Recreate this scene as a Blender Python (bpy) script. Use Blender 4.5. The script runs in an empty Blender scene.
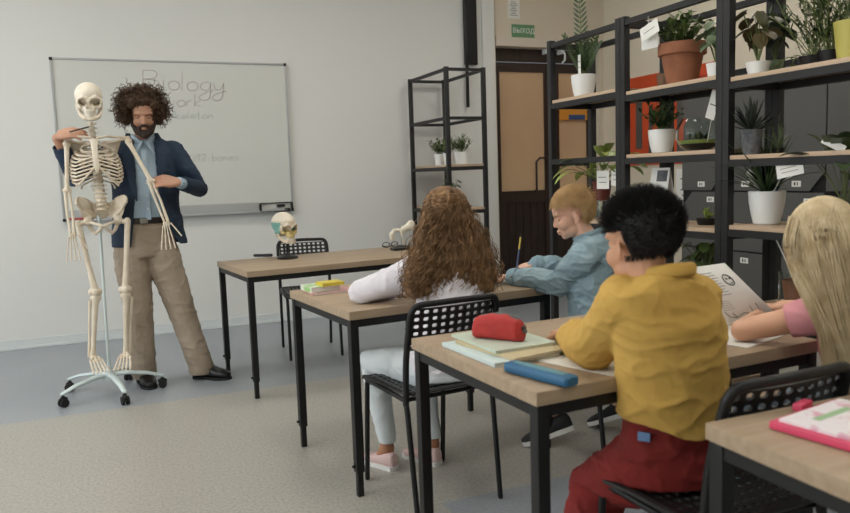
import bpy, bmesh, math, random
import numpy as np
from mathutils import Vector, Matrix, noise

random.seed(7)
R = math.radians
SC = bpy.context.scene
COL = SC.collection
V = Vector

# ------------------------------------------------------------------ helpers
def lin(c):
    return tuple(((x / 255.0) / 12.92 if x / 255.0 <= .04045 else ((x / 255.0 + .055) / 1.055) ** 2.4) for x in c) + (1.0,)

def mat(name, col, rough=.6, metal=0.0, col2=None, scale=8.0, mix=None, bump=0.0, bscale=60.0, stretch=None, sub=0.0, trans=0.0, detail=3.0, spec=None):
    """procedural principled material; col2 gives a noise driven second tone"""
    m = bpy.data.materials.new(name); m.use_nodes = True
    nt = m.node_tree; b = nt.nodes['Principled BSDF']
    b.inputs['Base Color'].default_value = lin(col)
    b.inputs['Roughness'].default_value = rough
    b.inputs['Metallic'].default_value = metal
    if spec is not None: b.inputs['Specular IOR Level'].default_value = spec
    if sub: b.inputs['Subsurface Weight'].default_value = sub; b.inputs['Subsurface Radius'].default_value = (.012, .005, .003)
    if trans: b.inputs['Transmission Weight'].default_value = trans
    tc = None
    if col2 is not None or bump:
        tc = nt.nodes.new('ShaderNodeTexCoord'); mp = nt.nodes.new('ShaderNodeMapping')
        nt.links.new(tc.outputs['Object'], mp.inputs['Vector'])
        if stretch: mp.inputs['Scale'].default_value = stretch
    if col2 is not None:
        n = nt.nodes.new('ShaderNodeTexNoise'); n.inputs['Scale'].default_value = scale; n.inputs['Detail'].default_value = detail
        nt.links.new(mp.outputs[0], n.inputs['Vector'])
        r = nt.nodes.new('ShaderNodeValToRGB')
        lo, hi = mix or (.35, .65)
        r.color_ramp.elements[0].position = lo; r.color_ramp.elements[1].position = hi
        r.color_ramp.elements[0].color = lin(col); r.color_ramp.elements[1].color = lin(col2)
        nt.links.new(n.outputs['Fac'], r.inputs[0]); nt.links.new(r.outputs[0], b.inputs['Base Color'])
    if bump:
        n2 = nt.nodes.new('ShaderNodeTexNoise'); n2.inputs['Scale'].default_value = bscale; n2.inputs['Detail'].default_value = 4
        nt.links.new(mp.outputs[0], n2.inputs['Vector'])
        bp = nt.nodes.new('ShaderNodeBump'); bp.inputs['Strength'].default_value = bump; bp.inputs['Distance'].default_value = .01
        nt.links.new(n2.outputs['Fac'], bp.inputs['Height']); nt.links.new(bp.outputs[0], b.inputs['Normal'])
    return m

def root_loc(p):
    q = V((0, 0, 0))
    while p is not None:
        q = q + p.location; p = p.parent
    return q

def link_mesh(name, me, mats, parent=None):
    """mesh given in world coordinates; parents only ever carry a location while building"""
    o = bpy.data.objects.new(name, me); COL.objects.link(o)
    if mats is not None:
        for m in (mats if isinstance(mats, (list, tuple)) else [mats]): me.materials.append(m)
    if parent is not None:
        off = root_loc(parent); me.transform(Matrix.Translation(-off)); o.parent = parent
    return o

def tag(o, label=None, cat=None, group=None, kind=None):
    if label: o['label'] = label
    if cat: o['category'] = cat
    if group: o['group'] = group
    if kind: o['kind'] = kind
    return o

def thing(name, label, cat, loc=(0, 0, 0), group=None):
    o = bpy.data.objects.new(name, None); COL.objects.link(o); o.location = loc; o.empty_display_size = .05
    return tag(o, label, cat, group)

def place(o, loc, rz=0.0):
    o.location = loc; o.rotation_euler = (0, 0, rz); return o

def kids(o): return [c for c in bpy.data.objects if c.parent == o]
def copy_tree(o, parent=None):
    c = o.copy(); COL.objects.link(c)
    if parent is not None: c.parent = parent
    for k in kids(o): copy_tree(k, c)
    return c

def basis(d, hint=(0, 0, 1)):
    d = V(d).normalized(); h = V(hint)
    if abs(d.dot(h.normalized())) > .97: h = V((1, 0, 0)) if abs(d.x) < .9 else V((0, 1, 0))
    a = d.cross(h).normalized(); b = a.cross(d).normalized()
    return a, b, d

class MB:
    def __init__(s): s.bm = bmesh.new()
    def _ring(s, c, x, y, n, k=0, e=1.0):
        out = []
        for i in range(n):
            t = 2 * math.pi * (i + k) / n; ct, st = math.cos(t), math.sin(t)
            if e != 1.0:
                ct = math.copysign(abs(ct) ** e, ct); st = math.copysign(abs(st) ** e, st)
            out.append(s.bm.verts.new(c + x * ct + y * st))
        return out
    def _bridge(s, a, b):
        n = len(a)
        for i in range(n):
            s.bm.faces.new((a[i], a[(i + 1) % n], b[(i + 1) % n], b[i]))
    def box(s, c, sz, rot=None, bev=0.0):
        c = V(c); hx, hy, hz = sz[0] / 2, sz[1] / 2, sz[2] / 2
        M = rot if rot is not None else Matrix.Identity(3)
        if isinstance(rot, (int, float)): M = Matrix.Rotation(rot, 3, 'Z')
        vs = [s.bm.verts.new(c + M @ V((x * hx, y * hy, z * hz))) for z in (-1, 1) for y in (-1, 1) for x in (-1, 1)]
        fs = [s.bm.faces.new([vs[i] for i in f]) for f in ((0, 2, 3, 1), (4, 5, 7, 6), (0, 1, 5, 4), (2, 6, 7, 3), (0, 4, 6, 2), (1, 3, 7, 5))]
        if bev > 0:
            es = list({e for f in fs for e in f.edges})
            bmesh.ops.bevel(s.bm, geom=es, offset=bev, segments=2, profile=.7, affect='EDGES')
        return s
    def bar(s, p0, p1, w, h=None, hint=(0, 0, 1), bev=0.0):
        """square bar from p0 to p1"""
        p0, p1 = V(p0), V(p1); h = h or w
        a, b, d = basis(p1 - p0, hint); L = (p1 - p0).length
        M = Matrix((a, b, d)).transposed()
        return s.box((p0 + p1) / 2, (w, h, L), M, bev)
    def tube(s, pts, rad, n=10, cap='flat', e=1.0, closed=False, flat=None, hint=(0, 0, 1)):
        """tube along pts, rad number/list; flat=(scale of second axis)"""
        pts = [V(p) for p in pts]; m = len(pts)
        if not isinstance(rad, (list, tuple)): rad = [rad] * m
        rings = []; pa = None
        for i in range(m):
            if closed: d = pts[(i + 1) % m] - pts[i - 1]
            else: d = pts[min(i + 1, m - 1)] - pts[max(i - 1, 0)]
            if d.length < 1e-9: d = V((0, 0, 1))
            d.normalize()
            if pa is None: a, b, _ = basis(d, hint)
            else:
                a = (pa - d * pa.dot(d))
                if a.length < 1e-6: a, b, _ = basis(d, hint)
                a.normalize(); b = a.cross(d).normalized()
            pa = a
            rings.append((pts[i], a, b, d, rad[i]))
        def mk(c, a, b, r): return s._ring(c, a * r, b * (r * (flat or 1)), n, e=e)
        L = []
        if cap == 'round' and not closed:
            c, a, b, d, r = rings[0]
            for k in (3, 2, 1):
                t = k / 3.6 * math.pi / 2; L.append(mk(c - d * r * math.sin(t), a, b, r * math.cos(t)))
        for c, a, b, d, r in rings: L.append(mk(c, a, b, r))
        if cap == 'round' and not closed:
            c, a, b, d, r = rings[-1]
            for k in (1, 2, 3):
                t = k / 3.6 * math.pi / 2; L.append(mk(c + d * r * math.sin(t), a, b, r * math.cos(t)))
        for i in range(len(L) - 1): s._bridge(L[i], L[i + 1])
        if closed: s._bridge(L[-1], L[0])
        elif cap: s.bm.faces.new(L[0]); s.bm.faces.new(list(reversed(L[-1])))
        return s
    def cyl(s, p0, p1, r0, r1=None, n=20): return s.tube([p0, p1], [r0, r0 if r1 is None else r1], n)
    def ell(s, c, r, M=None, n=16, m=10):
        c = V(c); r = (r, r, r) if isinstance(r, (int, float)) else r
        M = M or Matrix.Identity(3)
        L = []
        for j in range(1, m):
            t = math.pi * j / m
            ring = []
            for i in range(n):
                u = 2 * math.pi * i / n
                ring.append(s.bm.verts.new(c + M @ V((r[0] * math.sin(t) * math.cos(u), r[1] * math.sin(t) * math.sin(u), r[2] * math.cos(t)))))
            L.append(ring)
        for i in range(len(L) - 1): s._bridge(L[i], L[i + 1])
        tp = s.bm.verts.new(c + M @ V((0, 0, r[2]))); bt = s.bm.verts.new(c - M @ V((0, 0, r[2])))
        for i in range(n):
            s.bm.faces.new((tp, L[0][(i + 1) % n], L[0][i])); s.bm.faces.new((bt, L[-1][i], L[-1][(i + 1) % n]))
        return s
    def loft(s, rings, n=24, e=1.0):
        """rings: (centre, xvec, yvec)"""
        L = [s._ring(V(c), V(x), V(y), n, e=e) for c, x, y in rings]
        for i in range(len(L) - 1): s._bridge(L[i], L[i + 1])
        s.bm.faces.new(L[0]); s.bm.faces.new(list(reversed(L[-1])))
        return s
    def lathe(s, prof, c=(0, 0, 0), n=24, M=None):
        """prof (r,z) list, from outside bottom; closed with caps when r=0"""
        c = V(c); M = M or Matrix.Identity(3); L = []
        for r, z in prof:
            if r < 1e-6: L.append([s.bm.verts.new(c + M @ V((0, 0, z)))])
            else: L.append([s.bm.verts.new(c + M @ V((r * math.cos(2 * math.pi * i / n), r * math.sin(2 * math.pi * i / n), z))) for i in range(n)])
        for a, b in zip(L, L[1:]):
            if len(a) == 1 and len(b) == 1: continue
            if len(a) == 1:
                for i in range(n): s.bm.faces.new((a[0], b[i], b[(i + 1) % n]))
            elif len(b) == 1:
                for i in range(n): s.bm.faces.new((a[i], a[(i + 1) % n], b[0]))
            else: s._bridge(a, b)
        return s
    def leaf(s, base, d, up, L, w, bend=.3, seg=5, fold=.15, tip=.0, prof=None, thick=0):
        """one bent leaf blade"""
        base = V(base); d = V(d).normalized(); a, b, _ = basis(d, up)
        p = base.copy(); dd = d.copy(); prev = None
        for i in range(seg + 1):
            t = i / seg
            ww = w * (prof(t) if prof else math.sin(math.pi * min(1, (t * .93 + .07))) ** .8)
            a = dd.cross(V(up)); a = a.normalized() if a.length > 1e-4 else V((1, 0, 0))
            nrm = a.cross(dd).normalized()
            row = [s.bm.verts.new(p - a * ww / 2 + nrm * ww * fold), s.bm.verts.new(p), s.bm.verts.new(p + a * ww / 2 + nrm * ww * fold)]
            if prev:
                s.bm.faces.new((prev[0], prev[1], row[1], row[0])); s.bm.faces.new((prev[1], prev[2], row[2], row[1]))
            prev = row
            dd = (dd - V((0, 0, 1)) * bend / seg).normalized()
            p = p + dd * (L / seg)
        return s
    def quad(s, *p):
        s.bm.faces.new([s.bm.verts.new(V(q)) for q in p]); return s
    def build(s, name, m, parent=None, smooth=True, solid=0.0, angle=40, matfn=None):
        bm = s.bm
        if solid: pass
        bmesh.ops.recalc_face_normals(bm, faces=bm.faces)
        me = bpy.data.meshes.new(name); bm.to_mesh(me); bm.free()
        o = link_mesh(name, me, m, parent)
        if matfn:
            for p in me.polygons: p.material_index = matfn(p.center + (root_loc(parent) if parent else V((0, 0, 0))))
        if smooth:
            me.shade_smooth()
            try: me.set_sharp_from_angle(angle=R(angle))
            except Exception: pass
        if solid:
            md = o.modifiers.new('solid', 'SOLIDIFY'); md.thickness = solid; md.offset = 0
        return o

def organic(name, mb, m, parent=None, voxel=.006, smooth=4, wrinkle=None, cut=None, solid=0.0, warp=None, matfn=None, fold=False):
    """union of overlapping closed shapes as one continuous smooth surface"""
    me = bpy.data.meshes.new(name); bmesh.ops.recalc_face_normals(mb.bm, faces=mb.bm.faces); mb.bm.to_mesh(me); mb.bm.free()
    t = bpy.data.objects.new('tmp', me); COL.objects.link(t)
    md = t.modifiers.new('r', 'REMESH'); md.mode = 'VOXEL'; md.voxel_size = voxel
    if smooth:
        sm = t.modifiers.new('s', 'SMOOTH'); sm.factor = .5; sm.iterations = smooth
    dg = bpy.context.evaluated_depsgraph_get(); dg.update()
    me2 = bpy.data.meshes.new_from_object(t.evaluated_get(dg), depsgraph=dg)
    bpy.data.objects.remove(t); bpy.data.meshes.remove(me)
    n = len(me2.vertices)
    if wrinkle or warp:
        co = np.empty(n * 3, np.float32); me2.vertices.foreach_get('co', co); co = co.reshape(-1, 3)
        if wrinkle:
            no = np.empty(n * 3, np.float32); me2.vertex_normals.foreach_get('vector', no); no = no.reshape(-1, 3)
            for amp, sx, sy, sz, seed in wrinkle:
                d = np.array([noise.noise(V((c[0] * sx + seed, c[1] * sy, c[2] * sz))) for c in co], np.float32)
                d = d * .5 + np.clip(1 - np.abs(d) * 4.5, 0, 1) ** 1.6 * .55 if fold else 1 - np.abs(d) * 2.2
                co = co + no * (d * amp)[:, None]
        if warp: co = warp(co)
        me2.vertices.foreach_set('co', co.astype(np.float32).ravel())
    me2.name = name
    if cut or solid:
        bm = bmesh.new(); bm.from_mesh(me2)
        if cut:
            dead = [f for f in bm.faces if cut(f.calc_center_median())]
            bmesh.ops.delete(bm, geom=dead, context='FACES')
            be = [v for v in bm.verts if v.is_boundary]
            for _ in range(6):
                new = {}
                for v in be:
                    nb = [e.other_vert(v) for e in v.link_edges if e.is_boundary]
                    if len(nb) == 2: new[v] = v.co * .5 + (nb[0].co + nb[1].co) * .25
                for v, c in new.items(): v.co = c
        bm.to_mesh(me2); bm.free()
    me2.shade_smooth(); me2.materials.clear()
    o = link_mesh(name, me2, m, parent)
    if matfn:
        off = root_loc(parent) if parent else V((0, 0, 0))
        for p in me2.polygons: p.material_index = matfn(p.center + off)
    if solid:
        md = o.modifiers.new('solid', 'SOLIDIFY'); md.thickness = solid; md.offset = -1
    return o

def strand_mesh(name, paths, rad, m, parent=None, sides=3, matidx=None):
    """paths: list of (n,3) arrays; rad: function(t)->radius factor or float; one mesh"""
    VV = []; FF = []; MI = []; base = 0
    ang = np.arange(sides) * 2 * np.pi / sides
    for k, P in enumerate(paths):
        P = np.asarray(P, float); n = len(P)
        T = np.gradient(P, axis=0); T /= (np.linalg.norm(T, axis=1)[:, None] + 1e-12)
        ref = np.array([.31, .52, .79]); A = np.cross(T, ref); A /= (np.linalg.norm(A, axis=1)[:, None] + 1e-12); B = np.cross(T, A)
        t = np.linspace(0, 1, n); r = np.array([rad(x) for x in t]) if callable(rad) else np.full(n, rad)
        ring = P[:, None, :] + r[:, None, None] * (A[:, None, :] * np.cos(ang)[None, :, None] + B[:, None, :] * np.sin(ang)[None, :, None])
        VV.append(ring.reshape(-1, 3))
        i = np.arange(n - 1)[:, None] * sides; j = np.arange(sides)[None, :]; j2 = (j + 1) % sides
        F = np.stack([i + j, i + j2, i + sides + j2, i + sides + j], -1).reshape(-1, 4) + base
        FF.append(F); base += n * sides
        if matidx: MI.append(np.full(len(F), matidx[k]))
    VV = np.concatenate(VV); FF = np.concatenate(FF)
    me = bpy.data.meshes.new(name)
    me.vertices.add(len(VV)); me.vertices.foreach_set('co', VV.astype(np.float32).ravel())
    me.loops.add(FF.size); me.loops.foreach_set('vertex_index', FF.astype(np.int32).ravel())
    me.polygons.add(len(FF)); me.polygons.foreach_set('loop_start', (np.arange(len(FF)) * 4).astype(np.int32))
    if matidx: me.polygons.foreach_set('material_index', np.concatenate(MI).astype(np.int32))
    me.update(calc_edges=True); me.shade_smooth()
    return link_mesh(name, me, m, parent)

def frame_from(fwd, up=(0, 0, 1)):
    """columns: right x, forward y, up z"""
    y = V(fwd).normalized(); x = y.cross(V(up)).normalized(); z = x.cross(y)
    return Matrix((x, y, z)).transposed()
# ------------------------------------------------------------------ materials
M = {}
M['wall'] = mat('wall_paint', (216, 217, 213), .85, bump=.05, bscale=180)
M['wall_cream_warmlit'] = mat('cream_wall_with_warm_light', (208, 198, 178), .85, bump=.05, bscale=180)  # cream wall, with warm corridor light mixed into the colour
M['skirting'] = mat('skirting_white', (206, 212, 212), .5)
M['wood'] = mat('desk_laminate', (170, 150, 126), .5, col2=(152, 131, 106), scale=3.0, stretch=(1.2, 14, 14), mix=(.3, .75), detail=5)
M['shelfwood'] = mat('shelf_laminate', (196, 172, 146), .5, col2=(180, 155, 128), scale=3.0, stretch=(14, 1.2, 14), mix=(.3, .75), detail=5)
M['black'] = mat('black_steel', (27, 28, 29), .45, metal=.2, spec=.4)
M['blackshelf'] = mat('charcoal_shelf_steel', (38, 38, 39), .5, metal=.2, spec=.4)
M['plastic'] = mat('black_plastic', (24, 25, 26), .42)
M['rubber'] = mat('rubber', (22, 22, 23), .8)
M['alu'] = mat('aluminium', (172, 174, 174), .5, metal=.3)
M['board'] = mat('whiteboard_surface', (204, 206, 200), .25)
M['bone'] = mat('bone_plastic', (222, 211, 192), .5, col2=(205, 190, 166), scale=14, mix=(.4, .8), sub=.05)
M['bonewhite'] = mat('pale_bone_plastic', (228, 219, 201), .5, sub=.05)
M['tooth'] = mat('tooth', (230, 224, 208), .35)
M['teal'] = mat('teal_paint', (118, 170, 160), .5)
M['ochre'] = mat('ochre_paint', (208, 190, 130), .5)
M['stand'] = mat('pale_grey_plastic', (200, 214, 214), .4)
M['white'] = mat('white_glaze', (226, 228, 226), .4)
M['paper'] = mat('paper', (226, 226, 220), .8)
M['darkdoor'] = mat('dark_brown_door', (48, 34, 28), .45, col2=(38, 26, 21), scale=3, stretch=(14, 14, 1))
M['doorglass'] = mat('frosted_door_glass', (204, 174, 138), .3, col2=(190, 160, 128), scale=1.2)
M['cream'] = mat('cream_lintel', (206, 196, 182), .7)
M['locker'] = mat('locker_grey', (82, 82, 80), .55)
M['lockerdark'] = mat('locker_gap', (14, 14, 14), .8)
M['orange'] = mat('orange_paint', (196, 76, 34), .6, col2=(182, 66, 30), scale=4)
M['mgrey'] = mat('mural_grey', (78, 74, 70), .6)
M['ink'] = mat('ink', (60, 60, 62), .6)

def floor_mat():
    m = bpy.data.materials.new('speckled_linoleum'); m.use_nodes = True; nt = m.node_tree; L = nt.links
    b = nt.nodes['Principled BSDF']; b.inputs['Roughness'].default_value = .38
    g = nt.nodes.new('ShaderNodeNewGeometry'); sp = nt.nodes.new('ShaderNodeSeparateXYZ'); L.new(g.outputs['Position'], sp.inputs[0])
    def math_(op, a, bb):
        n = nt.nodes.new('ShaderNodeMath'); n.operation = op
        for i, q in enumerate((a, bb)):
            if isinstance(q, (int, float)): n.inputs[i].default_value = q
            else: L.new(q, n.inputs[i])
        return n.outputs[0]
    y = sp.outputs[1]; x = sp.outputs[0]
    back = math_('GREATER_THAN', y, 4.487)
    near = math_('MULTIPLY', math_('LESS_THAN', y, 2.525), math_('GREATER_THAN', x, 1.09))
    grey = math_('MAXIMUM', back, near)
    def speck(c1, c2, c3):
        n = nt.nodes.new('ShaderNodeTexNoise'); n.inputs['Scale'].default_value = 75; n.inputs['Detail'].default_value = 6; n.inputs['Roughness'].default_value = .8
        L.new(g.outputs['Position'], n.inputs['Vector'])
        r = nt.nodes.new('ShaderNodeValToRGB'); L.new(n.outputs['Fac'], r.inputs[0])
        e = r.color_ramp.elements; e[0].position = .36; e[0].color = lin(c1); e[1].position = .66; e[1].color = lin(c3)
        k = e.new(.5); k.color = lin(c2)
        return r.outputs[0]
    A = speck((140, 136, 128), (166, 163, 155), (182, 179, 171)); B = speck((136, 142, 148), (148, 154, 160), (160, 166, 171))
    mx = nt.nodes.new('ShaderNodeMix'); mx.data_type = 'RGBA'; L.new(grey, mx.inputs[0]); L.new(A, mx.inputs[6]); L.new(B, mx.inputs[7])
    # broad wear
    n = nt.nodes.new('ShaderNodeTexNoise'); n.inputs['Scale'].default_value = 1.3; L.new(g.outputs['Position'], n.inputs['Vector'])
    L.new(mx.outputs[2], b.inputs['Base Color'])
    mr = nt.nodes.new('ShaderNodeMapRange'); L.new(n.outputs['Fac'], mr.inputs[0]); mr.inputs[3].default_value = .28; mr.inputs[4].default_value = .45
    L.new(mr.outputs[0], b.inputs['Roughness'])
    return m
M['floor'] = floor_mat()

def struct(name, mb, m, **k):
    o = mb.build(name, m, None, smooth=k.pop('smooth', False), **k); o['kind'] = 'structure'; return o

# ------------------------------------------------------------------ the room
YW = 6.587; XR = 4.86; XL = -4.6; YN = -2.6; HC = 3.42
struct('floor', MB().box(((XL + XR) / 2, (YN + YW) / 2, -.05), (XR - XL, YW - YN, .1)), M['floor'])
struct('ceiling', MB().box(((XL + XR) / 2, (YN + YW) / 2, HC + .05), (XR - XL, YW - YN, .1)), M['wall'])
DX0, DX1, DZ = 3.575, 4.80, 2.50           # door opening
w = MB()
w.box(((XL + 3.515) / 2, YW + .15, HC / 2), (3.515 - XL, .3, HC))
struct('wall_back', w, M['wall'])
w = MB()
w.box(((3.515 + DX0) / 2, YW + .15, HC / 2), (DX0 - 3.515, .3, HC))
w.box(((DX1 + XR) / 2, YW + .15, HC / 2), (XR - DX1, .3, HC))
w.box(((DX0 + DX1) / 2, YW + .15, (HC + DZ) / 2), (DX1 - DX0, .3, HC - DZ))
struct('wall_back', w, M['wall_cream_warmlit'])
struct('wall_right', MB().box((XR + .1, (YN + YW) / 2, HC / 2), (.2, YW - YN, HC)), M['wall_cream_warmlit'])
struct('wall_front', MB().box(((XL + XR) / 2, YN - .1, HC / 2), (XR - XL, .2, HC)), M['wall'])
# left wall with three tall windows
wins = [(-1.6, .4), (1.0, 3.0), (3.4, 5.8)]
w = MB(); ys = [YN] + [v for a in wins for v in a] + [YW]
for i in range(0, len(ys), 2): w.box((XL - .1, (ys[i] + ys[i + 1]) / 2, HC / 2), (.2, ys[i + 1] - ys[i], HC))
for a, b in wins:
    w.box((XL - .1, (a + b) / 2, .425), (.2, b - a, .85)); w.box((XL - .1, (a + b) / 2, (HC + 2.9) / 2), (.2, b - a, HC - 2.9))
struct('wall_left', w, M['wall'])
for k, (a, b) in enumerate(wins):
    f = MB()
    for y in (a + .03, (a + b) / 2, b - .03): f.box((XL - .1, y, 1.875), (.06, .06, 2.05))
    for z in (.88, 2.87): f.box((XL - .1, (a + b) / 2, z), (.06, b - a, .06))
    struct('window_%d' % (k + 1), f, M['skirting'])
bb = MB()
bb.box(((XL + DX0) / 2, YW - .008, .04), (DX0 - XL, .016, .08), bev=.004)
bb.box(((XL + DX0) / 2, YW - .012, .012), (DX0 - XL, .024, .024), bev=.006)
struct('baseboard_back', bb, M['skirting'])
struct('baseboard_right', MB().box((XR - .008, (YN + YW) / 2, .04), (.016, YW - YN - .04, .08)), M['skirting'])
struct('baseboard_left', MB().box((XL + .008, (YN + YW) / 2, .04), (.016, YW - YN - .04, .08)), M['skirting'])
# shallow pier beside the door
struct('trim_1', MB().box((3.49, YW - .012, HC / 2), (.13, .024, HC)), M['wall'])
struct('trim_2', MB().box(((DX0 + DX1) / 2, YW - .01, DZ + .045), (DX1 - DX0, .02, .09)), M['cream'])

# double door
def leaf_door(idx, x0, x1):
    yd = YW + .12
    root = thing('door_%d' % idx, None, None, ((x0 + x1) / 2, yd, 0)); root['kind'] = 'structure'
    f = MB(); z0, z1, g0, g1 = .01, DZ - .14, 1.07, 2.27
    s = .085
    f.box((x0 + s / 2, yd, (z0 + z1) / 2), (s, .05, z1 - z0)); f.box((x1 - s / 2, yd, (z0 + z1) / 2), (s, .05, z1 - z0))
    f.box(((x0 + x1) / 2, yd, (g1 + z1) / 2), (x1 - x0 - 2 * s, .05, z1 - g1)); f.box(((x0 + x1) / 2, yd, g0 - .06), (x1 - x0 - 2 * s, .05, .12))
    f.box(((x0 + x1) / 2, yd, .08), (x1 - x0 - 2 * s, .05, .14))
    f.build('door_frame', M['darkdoor'], root, smooth=False)
    p = MB().box(((x0 + x1) / 2, yd + .005, (.15 + g0 - .12) / 2), (x1 - x0 - 2 * s, .02, g0 - .12 - .15))
    nsl = max(2, int((x1 - x0) / .1))
    for i in range(1, nsl): p.box((x0 + s + i * (x1 - x0 - 2 * s) / nsl, yd - .006, (.15 + g0 - .12) / 2), (.01, .01, g0 - .27))
    p.build('door_panel', M['darkdoor'], root, smooth=False)
    MB().box(((x0 + x1) / 2, yd, (g0 + g1) / 2), (x1 - x0 - 2 * s, .012, g1 - g0)).build('door_glass', M['doorglass'], root, smooth=False)
    return root, yd
d1, yd = leaf_door(1, DX0 + .005, 4.27)
hb = MB().tube([(4.05, yd - .02, 1.05), (4.05, yd - .07, 1.08), (4.05, yd - .07, 1.36), (4.09, yd - .07, 1.4), (4.18, yd - .07, 1.4), (4.2, yd - .02, 1.36)], .011, 8)
hb.build('door_handle', M['darkdoor'], d1)
MB().tube([(4.24, yd - .03, .2), (4.24, yd - .03, 2.3)], .008, 6).build('lock_rod', M['alu'], d1)
leaf_door(2, 4.275, DX1 - .005)
t = MB().box(((DX0 + DX1) / 2, yd + .02, DZ - .065), (DX1 - DX0, .06, .13))
struct('trim_3', t, M['darkdoor'])
# a coat of two closer hooks above the doors
for x in (4.17, 4.345):
    t = thing('wall_hook', 'small white hook under the door lintel, %s of the pair' % ('left' if x < 4.2 else 'right'), 'hook', (x, YW - .02, DZ - .02), 'hooks at the door lintel')
    MB().box((x, YW + .03, DZ - .03), (.03, .1, .05), bev=.006).build('plate', M['skirting'], t)
    MB().tube([(x, YW - .02, DZ - .03), (x, YW - .05, DZ - .06), (x, YW - .05, DZ - .12), (x - .03, YW - .05, DZ - .15)], .009, 8, 'round').build('hook', M['skirting'], t)

def text_mesh(s, size, name, m, parent, o, ex=.0008, rx=math.pi / 2, align='CENTER', rz=0.0):
    cu = bpy.data.curves.new('txt', 'FONT'); cu.body = s; cu.size = size; cu.extrude = ex; cu.align_x = align; cu.align_y = 'CENTER'; cu.resolution_u = 3
    t = bpy.data.objects.new('txt', cu); COL.objects.link(t)
    dg = bpy.context.evaluated_depsgraph_get(); dg.update()
    me = bpy.data.meshes.new_from_object(t.evaluated_get(dg), depsgraph=dg); bpy.data.objects.remove(t)
    me.transform(Matrix.Translation(V(o)) @ Matrix.Rotation(rz, 4, 'Z') @ Matrix.Rotation(rx, 4, 'X')); me.name = name; me.materials.clear()
    return link_mesh(name, me, m, parent)

# exit sign and notice above the door
M['sign'] = mat('exit_sign_green', (96, 138, 100), .5)
t = thing('exit_sign', 'green exit sign with white letters above the door', 'sign', (3.885, YW, 2.65))
MB().box((3.885, YW - .012, 2.65), (.25, .024, .125), bev=.004).build('sign_panel', M['sign'], t)
text_mesh('ВЫХОД', .066, 'lettering', M['white'], t, (3.885, YW - .025, 2.65))
t = thing('paper_notice', 'white paper notice pinned to the wall above the exit sign', 'notice', (3.79, YW, 2.86))
MB().box((3.79, YW - .002, 2.87), (.13, .003, .2)).build('sheet', M['paper'], t, smooth=False)
ln = MB()
for i in range(9): ln.box((3.79 + random.uniform(-.008, .004), YW - .0065, 2.8 + i * .016), (.085 - .02 * (i % 3), .001, .004))
ln.build('print', M['ink'], t, smooth=False)
# orange notice with a blue line on the narrow door leaf
M['amber'] = mat('amber_sign', (206, 142, 50), .5); M['bluesign'] = mat('blue_sign', (40, 74, 120), .5)
t = thing('door_sign', 'orange sign with a blue strip fixed to the narrow glass door leaf', 'sign', (4.53, YW + .09, 1.8))
MB().box((4.53, YW + .085, 1.86), (.34, .008, .15)).build('sign_panel', M['amber'], t, smooth=False)
MB().box((4.57, YW + .078, 1.815), (.2, .006, .05)).build('strip', M['bluesign'], t, smooth=False)

# black ceiling mounted strap by the wall
t = thing('cable_duct', 'flat black cable duct hanging down the wall above the small open shelf', 'cable duct', (3.29, YW - .03, 2.9))
MB().box((3.295, YW - .02, 2.862), (.13, .04, 1.11), bev=.006).build('cover', M['black'], t)
MB().box((3.235, YW - .05, 2.4), (.028, .02, 1.0), bev=.004).build('strap', M['black'], t)

# ------------------------------------------------------------------ whiteboard
BX0, BX1, BZ0, BZ1 = -.37, 1.49, .99, 2.275
wb = thing('whiteboard', 'large white magnetic board with handwriting behind the teacher', 'whiteboard', ((BX0 + BX1) / 2, YW, BZ0))
MB().box(((BX0 + BX1) / 2, YW - .012, (BZ0 + BZ1) / 2), (BX1 - BX0 - .02, .016, BZ1 - BZ0 - .02)).build('board_surface', M['board'], wb, smooth=False)
f = MB()
for z in (BZ0 + .01, BZ1 - .01): f.box(((BX0 + BX1) / 2, YW - .015, z), (BX1 - BX0, .03, .015), bev=.003)
for x in (BX0 + .01, BX1 - .01): f.box((x, YW - .015, (BZ0 + BZ1) / 2), (.015, .03, BZ1 - BZ0), bev=.003)
f.build('board_frame', M['alu'], wb)
c = MB()
for x in (BX0 + .012, BX1 - .012):
    for z in (BZ0 + .012, BZ1 - .012): c.box((x, YW - .017, z), (.024, .034, .024), bev=.005)
c.build('corner_cap', M['black'], wb)
tr = MB().box(((BX0 + BX1) / 2 - .02, YW - .04, BZ0 + .005), (BX1 - BX0 - .1, .07, .012), bev=.003)
tr.box(((BX0 + BX1) / 2 - .13, YW - .034, BZ0 + .045), (BX1 - BX0 - .36, .008, .085), bev=.003)
tr.build('tray', M['alu'], wb)
mh = MB().box((BX1 - .155, YW - .06, BZ0 + .002), (.29, .05, .008), bev=.002)
mh.box((BX1 - .155, YW - .03, BZ0 + .075), (.29, .012, .008)); mh.box((BX1 - .296, YW - .04, BZ0 + .035), (.012, .05, .07)); mh.box((BX1 - .02, YW - .04, BZ0 + .035), (.012, .05, .07))
mh.build('pen_rack', M['black'], wb)
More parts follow.
